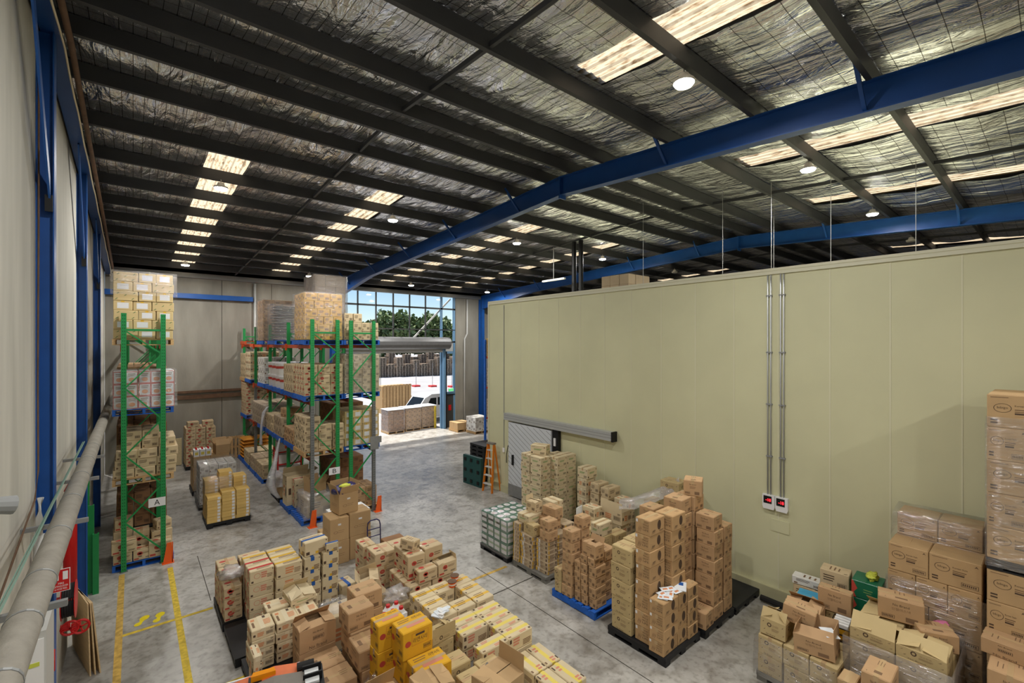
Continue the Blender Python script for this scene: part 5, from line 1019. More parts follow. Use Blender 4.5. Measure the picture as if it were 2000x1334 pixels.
film(9.22, 10.29, 0.66, 1.76, 0.1, 1.75, 'wrinkled shiny film round the lower kraft cartons at the wall', 'film', amp=0.012, top=False); film(9.72, 10.29, 0.7, 1.76, 2.24, 2.64, 'bunched clear film over the highest kraft cartons at the wall', 'film', amp=0.03)
pallet(9.05, -0.52, 0, 'black pallet on the floor under the tall kraft stack', 'pallet_black', 1.15, 1.16, group='black plastic pallets'); bib(9.06, -0.5, 0.152, 2, [(0.57, 0.57), (0.38, 0.38, 0.38)], 0.43, 5, 'tall stack lower half')
pallet(9.05, -0.52, 2.305, 'black pallet halfway up the tall kraft stack', 'pallet_black', 1.15, 1.16, group='black plastic pallets'); bib(9.06, -0.5, 2.458, 2, [(0.57, 0.57), (0.38, 0.38, 0.38)], 0.45, 5, 'tall stack upper half')
film(9.05, 10.1, -0.52, 0.65, 2.35, 4.4, 'thin clear film round the upper half of the tall kraft stack', 'film', amp=0.004, top=False)
# wrapped olive pallet with opened lids
pallet(8.02, 0.9, 0, 'grey pallet under the film wrapped olive cartons', 'pallet_grey', 1.12, 1.08, rz=-0.0, group='grey pallets')
for k in range(3): grid('olive', 8.04, 0.92, 0.152 + k * 0.33, 2, 2, 1, 0.54, 0.52, 0.33, 'wrapped olive tier %s' % ('one', 'two', 'three')[k], parts=(k == 2), full=True)
for i in range(2):
    for j in range(2):
        if (i, j) == (1, 0): continue
        open_carton('olive', 8.04 + 0.54 * i, 0.92 + 0.52 * j, 1.143, 0.53, 0.51, 0.02 + 0.12, 'opened olive carton tray, %s, wrapped olive pallet' % (('near front', 'far front'), ('', 'far side'))[i][j], 0, ((0.5, None, 0.2, 0.3), (0.9, 0.2, None, 0.2), (0.1, 0.6, None, 0.2))[i + j])
film(8.0, 9.16, 0.88, 2.0, 0.12, 1.16, 'thick shiny film belted round the olive cartons', 'film_milky', amp=0.02, top=False)
carton('brand', 8.62, 1.25, 1.32, 0.32, 0.52, 0.32, 'brown snack carton sitting highest on the wrapped olive pallet', 0.22); carton('brand', 8.55, 0.92, 1.146, 0.34, 0.42, 0.24, 'brown snack carton with torn end on the wrapped olive pallet', 0.5)
blob('pink_packet', 'pink', (8.95, 1.08, 1.34), 0.1, 'crumpled pink packet beside the brown snack cartons', 'packet', sq=(1.3, 0.8, 0.45), amp=0.6, seed=3)
# front box and the two at the corner
col('brand', 7.42, 1.36, 0.0, 0.48, 0.32, 0.36, 3, 'front single stack', 'right corner'); col('plain', 7.3, 1.72, 0, 0.3, 0.2, 0.45, 2, 'sliver behind', 'right corner')
col('brand2', 8.32, 0.2, 0, 0.5, 0.40, 0.43, 3, 'corner near', 'right corner'); col('brand2', 8.5, -0.25, 0, 0.5, 0.42, 0.38, 3, 'corner edge', 'right corner'); carton('brand2', 8.7, 0.22, 1.29, 0.36, 0.44, 0.2, 'brown carton upper of two at the right corner', -0.05); col('brand2', 7.7, 0.25, 0, 0.5, 0.4, 0.38, 2, 'corner lower', 'right corner')
# olive heap with open cartons
HP = 'open heap pallet'
pallet(7.72, 2.02, 0, 'grey pallet under the heap of opened cartons', 'pallet_grey', 1.15, 1.1, group='grey pallets')
for k in range(2): grid('olive', 7.72, 2.02, 0.152 + 0.3 * k, 2, 3, 1, 0.54, 0.36, 0.3, 'heap tier %s' % ('one', 'two')[k], parts=True, full=True)
film(7.68, 8.84, 1.98, 3.14, 0.1, 0.72, 'thin clear film round the base of the open heap', 'film', amp=0.006, top=False)
open_carton('olive', 7.74, 2.72, 0.756, 0.42, 0.36, 0.24, 'open olive carton at the left of the heap', 0.06, (1.0, 0.6, 0.9, 0.5), tilt=(0.0, 0.10)); open_carton('brand', 7.76, 2.08, 0.756, 0.4, 0.52, 0.24, 'open brown carton at the front of the heap', 0.1, (0.5, 1.9, 1.6, 1.2), tilt=(-0.08, 0.06)); carton('brand', 7.98, 2.42, 0.99, 0.28, 0.44, 0.25, 'brown carton tipped on the middle of the heap', 0.15, tilt=(0.12, 0.05))
open_carton('brand', 8.36, 2.45, 0.756, 0.42, 0.5, 0.3, 'shallow open brown carton behind the tipped one', 0.1, (0.4, 0.7, 0.5, 0.3)); tag(MB().box(-0.13, 0.13, -0.09, 0.09, 0, 0.008).build('paper_bag', 'paper', None, (8.02, 2.2, 1.06), 0.7), 'white paper bag lying across the heap cartons', 'paper'); 
ck = thing('wire_crate', 'black wire crate of yellow packs behind the heap', 'crate', (8.66, 2.18, 0.756), 0.1)
for z in (0.0, 0.1, 0.2): MB().box(-0.2, 0.2, -0.16, -0.15, z, z + 0.015).box(-0.2, 0.2, 0.15, 0.16, z, z + 0.015).box(-0.2, -0.19, -0.16, 0.16, z, z + 0.015).box(0.19, 0.2, -0.16, 0.16, z, z + 0.015).build('wire_ring', 'black', ck)
for a in range(7): MB().box(-0.2 + a * 0.065, -0.19 + a * 0.065, -0.16, -0.15, 0, 0.21).build('wire', 'black', ck)
for a in range(4):
    g_ = thing('yellow_pack', 'yellow and white pack, %s along in the black wire crate' % ORD[a], 'pack', (8.53 + 0.085 * a, 2.19 + 0.008 * a, 0.775), 0.1, 'yellow packs in the wire crate'); MB().box(-0.03, 0.03, -0.1, 0.1, 0, 0.17).build('body', 'c_yellow', g_); MB().box(-0.03, 0.03, -0.1, 0.1, 0.17, 0.23).build('top', 'white', g_)
RB = 'behind the heap'
col('olive', 8.95, 2.1, 0, 0.42, 0.42, 0.31, 3, 'centre stack', RB); col('orange', 8.9, 2.55, 0, 0.42, 0.5, 0.3, 3, 'left stack', RB); col('mono', 9.4, 2.75, 0, 0.5, 0.42, 0.32, 3, 'wall stack', RB); col('olive', 9.4, 2.28, 0, 0.42, 0.42, 0.36, 3, 'inner stack', RB)
carton('brand', 8.93, 2.16, 0.94, 0.2, 0.46, 0.36, 'brown carton standing on edge behind the heap', 0.08); carton('blue', 9.0, 2.66, 0.905, 0.3, 0.32, 0.08, 'flat bright blue box lying behind the heap', 0.15); carton('white', 9.42, 2.62, 0.97, 0.22, 0.56, 0.14, 'long white box with pale label by the cold room wall', 0.1)
carton('mono', 9.36, 2.3, 1.09, 0.3, 0.42, 0.34, 'tan carton leaning behind the standing brown carton', 0.1)
for k in range(3): carton('gift', 9.28, 1.84, 0.60 + k * 0.285, 0.42, 0.40, 0.28, 'dark green gift carton with red flower, %s' % ('lowest of three', 'middle of three', 'top of three')[k], 0.03 * k, True, 'dark green gift cartons')
carton('olive', 9.28, 1.84, 0, 0.44, 0.42, 0.59, 'tan carton holding up the dark green gift cartons', 0.0); blob('yellow_bag', 'bag_lime', (9.5, 2.0, 1.5), 0.1, 'pale yellow plastic bag on the dark green cartons', 'bag', sq=(1.1, 0.7, 0.5), amp=0.9, seed=4)
blob('film_ball', 'film_milky', (8.15, 3.05, 0.86), 0.12, 'ball of crumpled film at the back of the heap', 'plastic film', seed=6)

# ------------------------------------------------------------------ foreground pallets
FP = 'far left pallet'
pallet(1.28, 10.0, 0, 'black pallet at the far end of the left foreground row', 'pallet_black', 1.2, 1.2, group='black plastic pallets'); pallet(1.3, 8.75, 0, 'black pallet in the middle of the left foreground row', 'pallet_black', 1.2, 1.2, group='black plastic pallets'); pallet(1.38, 7.5, 0, 'black pallet at the near end of the left foreground row', 'pallet_black', 1.2, 1.2, group='black plastic pallets')
col('redlogo', 1.31, 10.82, 0.152, 0.36, 0.4, 0.246, 3, 'rear left', FP); col('redlogo', 1.31, 10.42, 0.152, 0.34, 0.38, 0.246, 3, 'left middle', FP); col('redlogo', 1.32, 10.02, 0.152, 0.30, 0.38, 0.213, 3, 'left front', FP); col('redlogo', 1.7, 10.86, 0.152, 0.42, 0.36, 0.246, 3, 'rear centre', FP)
blob('crumpled_film', 'film_milky', (1.5, 10.25, 0.98), 0.2, 'crumpled clear film lying on the red-logo cartons', 'plastic film', sq=(1.1, 0.9, 0.55), amp=0.75, seed=2)
for i in range(3): col('redtape' if i < 2 else 'yellowtape', 1.66, 9.6 + 0.283 * i, 0.152, 0.42, 0.278, 0.25, 4, ('left front', 'left middle', 'left back')[i], 'taped block', j=0.006)
for i in range(3): col('yellowtape', 2.09, 9.52 + 0.31 * i, 0.152, 0.47, 0.305, 0.25, 4, ('right front', 'right middle', 'right back')[i], 'taped block', j=0.006)
BT = 'blue tape stack'
col('bluetape', 2.6, 9.5, 0.152, 0.31, 0.42, 0.25, 4, 'left', BT); col('bluetape', 2.93, 9.48, 0.152, 0.32, 0.42, 0.256, 4, 'right', BT); carton('bluetape', 2.6, 9.58, 1.155, 0.46, 0.33, 0.27, 'pale blue-taped carton lying on top of the blue tape stack', 0.1); carton('bluetape', 3.0, 9.46, 1.18, 0.24, 0.1, 0.16, 'narrow blue-taped carton end on top at the right', -0.05); carton('bluetape', 3.27, 9.4, 0.0, 0.3, 0.36, 0.42, 'small blue-taped carton on the floor beside the stack', 0.1)
NP = 'near left pallet'
for i in range(3): col('orange', 1.45 + 0.352 * i, 8.22 - 0.03 * i, 0.152, 0.345, 0.42, 0.163, 4, ('left', 'centre', 'right')[i], NP)
col('orange', 1.75, 8.68, 0.152, 0.42, 0.36, 0.163, 4, 'behind centre', NP); col('orange', 2.2, 8.68, 0.152, 0.42, 0.36, 0.163, 4, 'behind right', NP); carton('orange', 1.4, 7.8, 0.152, 0.12, 0.36, 0.48, 'narrow pale carton standing on end at the near left corner', 0.0); open_carton('green', 2.1, 8.55, 0.81, 0.42, 0.5, 0.1, 'shallow opened pale carton tray behind the orange print cartons', 0.05, (0.4, 0.2, 0.3, 0.9))
CP = 'centre pile'
pallet(2.0, 6.5, 0, 'grey pallet under the plain brown cartons in the centre', 'pallet_grey', 1.05, 0.97, group='grey pallets')
for j in range(2): grid('brand', 2.02, 6.55 + 0.46 * j, 0.152, 1, 1, 1, 0.51, 0.44, 0.40, 'low %s, centre pile' % ('front', 'back')[j], parts=True)
open_carton('brand2', 1.98, 7.55, 0.56, 0.56, 0.36, 0.34, 'large open carton with lifted lid, centre pile', 0.03, (0.3, 0.2, 0.12, 0.9)); carton('brand', 1.98, 7.55, 0.155, 0.56, 0.36, 0.395, 'plain brown carton holding up the large open one', 0.0)
col('brand', 2.58, 7.0, 0.152, 0.44, 0.42, 0.375, 2, 'left of middle', CP); carton('brand', 2.55, 7.03, 0.905, 0.42, 0.40, 0.30, 'brown snack carton with taped lid, highest at the left of centre', 0.02)
col('brand', 2.92, 7.62, 0.0, 0.47, 0.43, 0.39, 2, 'rear', CP); carton('brand', 2.9, 7.62, 0.785, 0.47, 0.42, 0.32, 'brown snack carton behind the highest one, centre pile', 0.0)
col('brand', 2.55, 6.5, 0.152, 0.40, 0.46, 0.225, 2, 'front', CP); carton('brand', 2.53, 6.5, 0.605, 0.39, 0.46, 0.29, 'brown snack carton in front of the highest one, centre pile', -0.02)
col('plain', 2.1, 5.95, 0.0, 0.5, 0.46, 0.26, 2, 'near bottom', CP)
sheet('sagging clear film between the brown cartons and the yellow ones', (2.2, 5.95, 0.66), (3.1, 6.6, 0.72), 0.2, 0.05, 'film')
YP = 'yellow heap'
col('ramen', 2.68, 6.21, 0.2, 0.42, 0.29, 0.385, 3, 'rear left', YP); carton('ramen', 2.88, 5.83, 0.965, 0.47, 0.36, 0.385, 'bright yellow noodle carton standing highest, front of heap', 0.0); carton('ramen', 2.9, 5.84, 0.57, 0.46, 0.36, 0.385, 'bright yellow noodle carton under the highest one', 0.0); carton('ramen', 2.92, 5.42, 0.6, 0.5, 0.38, 0.39, 'bright yellow noodle carton lower at the front', -0.04)
carton('plain', 2.75, 5.45, 0.0, 0.7, 0.72, 0.56, 'plain kraft carton base below the yellow noodle cartons', 0.0); carton('plain', 2.68, 6.19, 0.0, 0.42, 0.30, 0.195, 'flat kraft carton base below the rear yellow cartons', 0.0)
open_carton('plain', 2.2, 5.2, 0.55, 0.47, 0.46, 0.36, 'wide open kraft carton at the bottom edge holding film', 0.05, (1.0, 0.3, 0.2, 1.3)); carton('plain', 2.18, 5.2, 0, 0.5, 0.46, 0.54, 'plain kraft carton under the wide open one', 0.0); open_carton('plain', 2.72, 4.95, 0.75, 0.46, 0.40, 0.34, 'half open kraft carton with shiny tape at the bottom edge', -0.1, (0.3, 0.2, 0.15, 0.1)); carton('plain', 2.7, 4.92, 0.0, 0.5, 0.44, 0.74, 'plain kraft carton under the half open one', 0.0)
open_carton('plain', 3.38, 4.42, 0.78, 0.5, 0.46, 0.34, 'large kraft carton with creased lid near the pale cartons', 0.12, (0.1, 1.6, 0.06, 0.06)); carton('plain', 3.36, 4.4, 0.0, 0.54, 0.48, 0.77, 'plain kraft carton under the creased lid one', 0.0)
for k in range(2):
    for i in range(3):
        q = 3 * k + i; jg = thing('milk_jug', 'white jug with red cap, %s in the group of jugs, centre' % ORD[q], 'jug', (3.40 + 0.16 * i, 7.60 + 0.2 * k, 0.31), 0.25, 'white jugs with red caps in the centre')
        MB().box(-0.07, 0.07, -0.085, 0.085, 0, 0.24).prism([(-0.07, 0.24), (0.07, 0.24), (0.03, 0.30), (-0.03, 0.30)], 'y', -0.05, 0.05).build('body', 'white', jg); MB().tube([(0, 0, 0.30), (0, 0, 0.345)], 0.038, 10).build('cap', 'fire_red', jg)
carton('mono', 3.3, 7.46, 0.0, 0.56, 0.5, 0.305, 'low tan carton under the white jugs', 0.0); carton('dark', 3.42, 6.9, 0, 0.4, 0.44, 0.3, 'low dark carton in front of the white jugs', 0.0); blob('crumpled_film', 'film_milky', (3.92, 8.2, 0.56), 0.2, 'crumpled silvery film behind the white jugs', 'plastic film', sq=(1.1, 0.9, 0.55), amp=0.75, seed=12)
sheet('clear film draped behind the brown cartons towards the blue tape stack', (2.5, 8.4, 0.7), (3.2, 8.6, 0.6), 0.4, -0.05, 'film'); carton('orange', 2.6, 8.1, 0, 0.5, 0.5, 0.6, 'pale carton under the draped clear film', 0.0)
# red-logo heap
RH = 'red logo heap'
pallet(4.1, 8.1, 0, 'grey pallet under the red-logo heap', 'pallet_grey', 1.15, 1.15, group='grey pallets')
for i in range(2): col('redlogo', 4.16, 8.14 + 0.48 * i, 0.152, 0.5, 0.46, 0.27 - 0.04, 2, ('front left', 'back left')[i], RH)
for i in range(2): col('redlogo', 4.68, 8.14 + 0.48 * i, 0.152, 0.5, 0.46, 0.23, 2, ('front right', 'back right')[i], RH)
carton('redlogo', 4.27, 8.40, 0.615, 0.38, 0.28, 0.46, 'tall red-logo carton on the heap', -0.04); carton('redlogo', 4.7, 8.52, 0.615, 0.44, 0.4, 0.46, 'red-logo carton behind the tall one on the heap', 0.03); carton('redlogo', 4.32, 8.76, 0.615, 0.36, 0.4, 0.44, 'red-logo carton at the back of the heap', 0.0)
carton('redlogo', 4.36, 8.12, 0.615, 0.42, 0.24, 0.24, 'long red-logo carton lying at the front of the heap', 0.0); open_carton('redlogo', 4.8, 8.12, 0.615, 0.44, 0.26, 0.24, 'opened red-logo carton at the aisle side of the heap', 0.02, (0.2, 1.4, 0.3, 0.9)); carton('mono', 4.36, 8.6, 1.08, 0.24, 0.34, 0.2, 'small tan carton tipped on top of the red-logo heap', 0.5, tilt=(0.08, 0.12))
col('redlogo', 3.95, 9.3, 0.0, 0.47, 0.5, 0.3, 3, 'rear block', RH); col('redlogo', 3.92, 9.84, 0, 0.3, 0.48, 0.3, 3, 'rear left', RH); col('redlogo', 4.46, 9.36, 0, 0.5, 0.5, 0.29, 3, 'rear right', RH); col('dark', 4.5, 9.9, 0, 0.5, 0.4, 0.26, 3, 'last', RH)
open_carton('redlogo', 3.5, 8.55, 0.5, 0.36, 0.5, 0.24, 'opened red-logo carton leaning left of the heap', -0.35, (1.9, 0.4, 0.3, 1.2), tilt=(0.0, -0.25)); carton('redlogo', 3.5, 8.5, 0.0, 0.42, 0.56, 0.46, 'red-logo carton under the leaning open one', 0.0); carton('redlogo', 3.72, 8.0, 0, 0.4, 0.42, 0.42, 'red-logo carton on the floor left of the heap', 0.05)
# flat tops along the aisle
AP = 'aisle block'
pallet(4.05, 6.82, 0, 'grey pallet under the gold tape cartons by the aisle', 'pallet_grey', 1.15, 1.12, group='grey pallets')
for i, x in enumerate((4.04, 4.44, 4.86)):
    for j, y in enumerate((6.84, 7.2, 7.56)):
        if (i, j) == (1, 1): col('lidyellow', x, y, 0.152, 0.39, 0.35, 0.245, 1, 'sunk middle', AP); continue
        col('lidyellow', x, y, 0.152, 0.40, 0.35, 0.245, 2, '%s %s' % (('left', 'middle', 'aisle')[i], ('front', 'centre', 'back')[j]), AP, j=0.004)
tub_n = ('small orange lidded tub nearer the viewer on the gold tape cartons', 'small orange lidded tub further back on the gold tape cartons')
for k, (x, y) in enumerate(((4.80, 7.60), (4.96, 7.76))):
    t = thing('noodle_tub', tub_n[k], 'tub', (x, y, 0.645), 0, 'orange noodle tubs'); MB().tube([(0, 0, 0), (0, 0, 0.1)], [0.06, 0.085], 16).build('cup', 'guard_orange', t); MB().tube([(0, 0, 0.1), (0, 0, 0.108)], [0.09, 0.09], 16).build('lid', 'pipe_brown', t); MB().tube([(0, 0, 0.04), (0, 0, 0.07)], [0.0725, 0.0785], 16, caps=False).build('label_band', 'white', t)
BPK = 'near aisle block'
pallet(4.08, 5.64, 0, 'grey pallet under the red lid print cartons', 'pallet_grey', 1.12, 1.12, group='grey pallets')
for i, x in enumerate((4.12, 4.64)):
    for j, y in enumerate((5.66, 5.93, 6.2, 6.47)):
        if (i, j) == (0, 1): continue
        col('lidred', x, y, 0.152, 0.52, 0.265, 0.243, 2, '%s %s' % (('left', 'aisle')[i], ('front', 'second', 'third', 'back')[j]), BPK, j=0.004)
OL = 'nearest pale block'
for i, x in enumerate((4.72, 5.02)):
    for j, y in enumerate((5.1, 4.56)): col('lidred', x - 0.05, y, 0.0, 0.295, 0.52, 0.185, 2, '%s %s' % (('left', 'aisle')[i], ('back', 'front')[j]), OL, j=0.004)
col('lidred', 4.36, 4.75, 0, 0.28, 0.5, 0.185, 1, 'sunk left', OL)
# olive opened cartons in the middle
MO = 'olive middle'
col('olive', 3.62, 6.32, 0, 0.42, 0.40, 0.31, 2, 'back', MO); open_carton('olive', 3.62, 6.32, 0.63, 0.44, 0.30, 0.10, 'opened olive carton with a tall lid behind the gloves', 0.05, (0.4, 0.5, 1.55, 0.3))
for i, (x, y, h) in enumerate(((3.6, 5.72, 0.3), (4.0 - 0.02, 5.72 - 0.36, 0.28), (3.62, 5.32, 0.27), (4.0, 5.0, 0.25), (3.96, 6.1 - 0.3, 0.3))):
    if i == 4: continue
    col('olive', x, y, 0, 0.36, 0.34, h, 2 if i else 2, ('second', 'third', 'fourth', 'fifth', '')[i], MO)
for k in range(5):
    t = thing('glove', 'white cotton work glove, %s in the bundle on the gold-tape cartons' % ORD[k], 'glove', (4.06 + 0.04 * k, 6.9 + 0.03 * (k % 3), 0.66 + 0.012 * k), 0.5 - 0.5 * k, 'white work gloves'); mb = MB(); mb.box(-0.045, 0.045, -0.06, 0.05, 0, 0.02)
    for f_ in range(4): mb.box(-0.045 + f_ * 0.023, -0.026 + f_ * 0.023, 0.05, 0.12 - 0.012 * abs(f_ - 1.5), 0.002, 0.018)
    mb.bar((0.04, -0.01, 0.01), (0.085, 0.045, 0.01), 0.02, 0.016); mb.build('hand_piece', 'paper', t); MB().box(-0.042, 0.042, -0.11, -0.06, 0, 0.018).build('cuff', 'white', t)
tag(MB().tube([(3.5, 5.05, 0.74), (3.95, 5.3, 0.76)], 0.02, 8).build('film_roll', 'bag_silver', smooth=True), 'shiny silver film roll lying on the olive cartons', 'film roll')
carton('plain', 3.5, 4.95, 0, 0.44, 0.36, 0.5, 'plain kraft carton under the silver film roll', 0.0)

# ------------------------------------------------------------------ reach truck at the bottom edge
rk = thing('reach_truck', 'orange and grey reach truck with amber beacon at the bottom edge', 'reach truck', (1.2, 6.05, 0), -0.22)
MB(zs=0.8).prism([(-0.75, 0.15), (0.42, 0.15), (0.42, 1.52), (0.1, 1.58), (-0.75, 1.42)], 'y', -0.45, 0.42).build('body', 'truck_orange', rk)
MB(zs=0.8).prism([(-0.5, 1.485), (0.1, 1.60), (0.45, 1.54), (0.45, 1.50), (0.1, 1.56), (-0.5, 1.445)], 'y', -0.5, 0.2).build('cover_plate', 'truck_grey', rk)
MB(zs=0.8).box(0.42, 0.66, -0.5, 0.30, 0.1, 1.50).build('mast_block', 'black', rk)
MB(zs=0.8).box(0.3, 0.62, -0.62, -0.45, 0.2, 1.46).build('side_block', 'black', rk)
for yy in (-0.05, 0.12): MB(zs=0.8).tube([(0.44, yy, 1.55), (0.60, yy, 1.55)], 0.05, 12).build('roller', 'alu', rk); MB(zs=0.8).box(0.42, 0.64, yy + 0.06, yy + 0.08, 1.48, 1.62).build('roller_bracket', 'black', rk)
MB(zs=0.8).tube([(0.36, 0.28, 1.56), (0.56, 0.28, 1.56)], 0.06, 12).build('hose_drum', 'rubber', rk)
MB(zs=0.8).prism([(-0.15, 0.25), (0.12, 0.25), (0.10, 0.33), (-0.13, 0.33)], 'z', 1.55, 1.64).build('beacon', 'amber', rk); MB(zs=0.8).box(-0.18, 0.16, 0.2, 0.36, 1.50, 1.555).build('beacon_base', 'black', rk)
MB(zs=0.8).box(-0.45, 0.4, 0.44, 0.46, 1.15, 1.50).box(-0.45, -0.3, 0.435, 0.44, 1.2, 1.45, 1).build('warning_label', ['paper', 'red'], rk)
for a in (-0.55, 0.3):
    for b in (-0.3, 0.3): MB(zs=0.8).tube([(a, b - 0.05, 0.15), (a, b + 0.05, 0.15)], 0.15, 16).build('wheel', 'rubber', rk)

# ------------------------------------------------------------------ along the left wall
bigp = thing('insulated_pipe', 'thick grey lagged pipe running along the left wall', 'pipe', (-0.55, 0, 3.57)); MB().tube([(0, y, 0) for y in (1.0, 4, 8, 12, 16, 20, 24.5)], 0.095, 18).build('lagging', 'pipe_grey', bigp, smooth=True)
for y in (2.2, 3.6, 4.3, 5.0, 6.1, 7.3, 8.5, 9.6, 10.8): MB().tube([(0, y - 0.012, 0), (0, y + 0.012, 0)], 0.099, 18).build('band', 'galv', bigp)
for y in (4.8, 6.9, 8.95, 10.6): MB().box(-0.35, 0.17, y - 0.022, y + 0.022, -0.145, -0.1).build('strut', 'galv', bigp)
tag(MB().tube([(-0.66, y, 3.68 + 0.01 * math.sin(y)) for y in (1, 3, 5, 7, 9, 11)], 0.008, 6).tube([(-0.68, y, 3.665) for y in (1, 4, 8, 11)], 0.007, 6).build('cable_pair', 'cable_green'), 'two thin green cables tied along the thick grey pipe', 'cable')
tag(MB().tube([(-0.86, 7.75, 8.6), (-0.86, 7.72, 6.5), (-0.87, 7.75, 5.0), (-0.86, 7.7, 3.9), (-0.87, 7.55, 3.6), (-0.87, 5.0, 3.1), (-0.87, 2.0, 2.6)], 0.009, 6).build('wall_cable', 'pipe_brown'), 'brown cable dropping beside the first blue column', 'cable')
tag(MB().tube([(-0.83, 7.5, 3.2), (-0.83, 7.5, 0.3)], 0.05, 10).tube([(-0.83, 7.6, 3.6), (-0.83, 7.5, 3.4), (-0.83, 7.5, 3.2)], 0.03, 8).build('wall_conduit', 'grey_light', smooth=True), 'white conduit dropping down the left wall', 'pipe')
fp = thing('fire_riser', 'red fire main riser under the thick grey pipe', 'pipe', (-0.70, 9.15, 0)); MB().tube([(0, 0, 1.55), (0, 0, 3.1), (0.0, 0.05, 3.25), (0.05, 0.12, 3.36), (0.1, 0.3, 3.4)], 0.075, 14).build('riser', 'fire_red', fp, smooth=True)
for z, x in ((1.42, 0.02), (1.40, 0.13)):
    MB().tube([(x - 0.1, -0.25, z), (x, -0.25, z)], 0.05, 10).build('valve_stem', 'fire_red', fp)
    w = MB(); w.tube([(x + 0.09 * math.cos(2 * PI * k / 16), -0.30, z + 0.09 * math.sin(2 * PI * k / 16)) for k in range(17)], 0.016, 6, caps=False); [w.bar((x, -0.30, z), (x + 0.09 * math.cos(a), -0.30, z + 0.09 * math.sin(a)), 0.016, 0.016) for a in (0.3, 1.9, 3.4, 5.0)]; w.build('hand_wheel', 'fire_red', fp)
sg = thing('fire_sign', 'red fire extinguisher and hose reel sign on the left wall', 'sign', (-0.67, 7.72, 2.40)); MB().box(-0.08, 0.08, 0, 0.006, 0, 0.27).build('plate', 'white', sg); MB().box(-0.074, 0.074, -0.001, 0.0, 0.006, 0.264).build('red_field', 'fire_red', sg)
mb = MB(); mb.box(-0.055, -0.02, -0.002, -0.001, 0.14, 0.23); mb.box(-0.045, -0.03, -0.002, -0.001, 0.23, 0.245); mb.box(0.015, 0.06, -0.002, -0.001, 0.14, 0.24)
for k, s_ in enumerate(('FIRE', 'EXTINGUISHER', '& HOSE REEL')): w = (0.025, 0.062, 0.055)[k]; add_text(mb, s_, lambda u, v: (-w + 2 * w * u, -0.0018, 0.09 - k * 0.033 + 0.022 * v), 0, 1, 0, 1, 0)
mb.build('lettering', 'white', sg, fix=False)
hr = thing('hose_reel', 'black fire hose coiled on a red wall reel', 'hose reel', (-0.74, 8.6, 1.92)); 
for k in range(5): MB().tube([(0.02 + 0.025 * k, 0.2 * math.cos(2 * PI * q / 24), 0.2 * math.sin(2 * PI * q / 24)) for q in range(25)], 0.016, 8, caps=False).build('hose_coil', 'rubber', hr, smooth=True)
for x in (0.0, 0.135): MB().tube([(x, 0, 0), (x + 0.008, 0, 0)], 0.245, 28).build('rim', 'fire_red', hr)
MB().box(-0.15, 0.0, -0.05, 0.05, -0.05, 0.05).build('bracket', 'fire_red', hr)
eb = thing('switchboard', 'white switchboard box on the first blue column', 'switchboard', (-0.83, 6.75, 1.6)); MB().box(0, 0.165, -0.3, 0.28, 0, 0.95).build('case', 'grey_light', eb); MB().box(0.015, 0.15, -0.312, -0.30, 0.05, 0.88).build('door', 'white', eb); MB().box(0.04, 0.12, -0.316, -0.312, 0.62, 0.66).build('sticker', 'bag_lime', eb)
tag(MB().box(-0.74, -0.665, 7.1, 7.15, 1.78, 2.0).box(-0.74, -0.665, 7.095, 7.1, 1.9, 2.0, 1).build('alarm_box', ['fire_red', 'cone_red']), 'red alarm box beside the white switchboard', 'alarm')
tag(MB().box(-0.86, -0.76, 7.45, 7.56, 2.75, 2.95).build('red_junction', 'fire_red'), 'small red junction box on the white conduit', 'junction box')
tag(MB().tube([(-0.9, 5.0, 4.22), (-0.8, 5.05, 4.2), (-0.7, 5.1, 4.17)], [0.05, 0.06, 0.07], 12).build('wall_bracket', 'grey'), 'grey bracket stub on the left wall above the thick pipe', 'bracket')
def ply(label, dx, tilt):
    mb = MB(); a = Vector((-0.42 + dx, 10.05, 0)); b = Vector((-0.80 + dx * 0.3, 11.3, 0)); nrm = Vector((1.0, 0.3, 0)).normalized() * 0.018; up = Vector((-0.10 * tilt, -0.03, 1.2))
    q = [a, b, b + nrm, a + nrm]; mb.v = [tuple(p) for p in q] + [tuple(p + up) for p in q]; mb.f = [(0, 1, 2, 3), (4, 5, 6, 7), (0, 1, 5, 4), (1, 2, 6, 5), (2, 3, 7, 6), (3, 0, 4, 7)]; mb.m = [0] * 6
    tag(mb.build('plywood_sheet', 'plywood'), label, 'plywood', 'plywood sheets at the left wall')
ply('foremost plywood sheet leaning by the left wall', 0.0, 1.0); ply('second plywood sheet, just behind the foremost', -0.06, 0.6); ply('innermost plywood sheet, hard against the left wall', -0.12, 0.3)
for k, (x, y) in enumerate(((-0.78, 13.5), (-0.70, 13.4), (-0.62, 13.3))):
    tag(MB().prism([(-0.05, -0.035), (0.05, -0.035), (0.05, 0.045), (0.03, 0.045), (0.03, -0.02), (-0.03, -0.02), (-0.03, 0.045), (-0.05, 0.045)], 'z', 0, (2.5, 1.9, 1.3)[k]).build('spare_upright', 'rack_green', None, (x, y, 0)), 'loose green rack upright at the left wall, %s' % ('tallest', 'middle height', 'shortest')[k], 'rack upright', 'spare rack uprights')

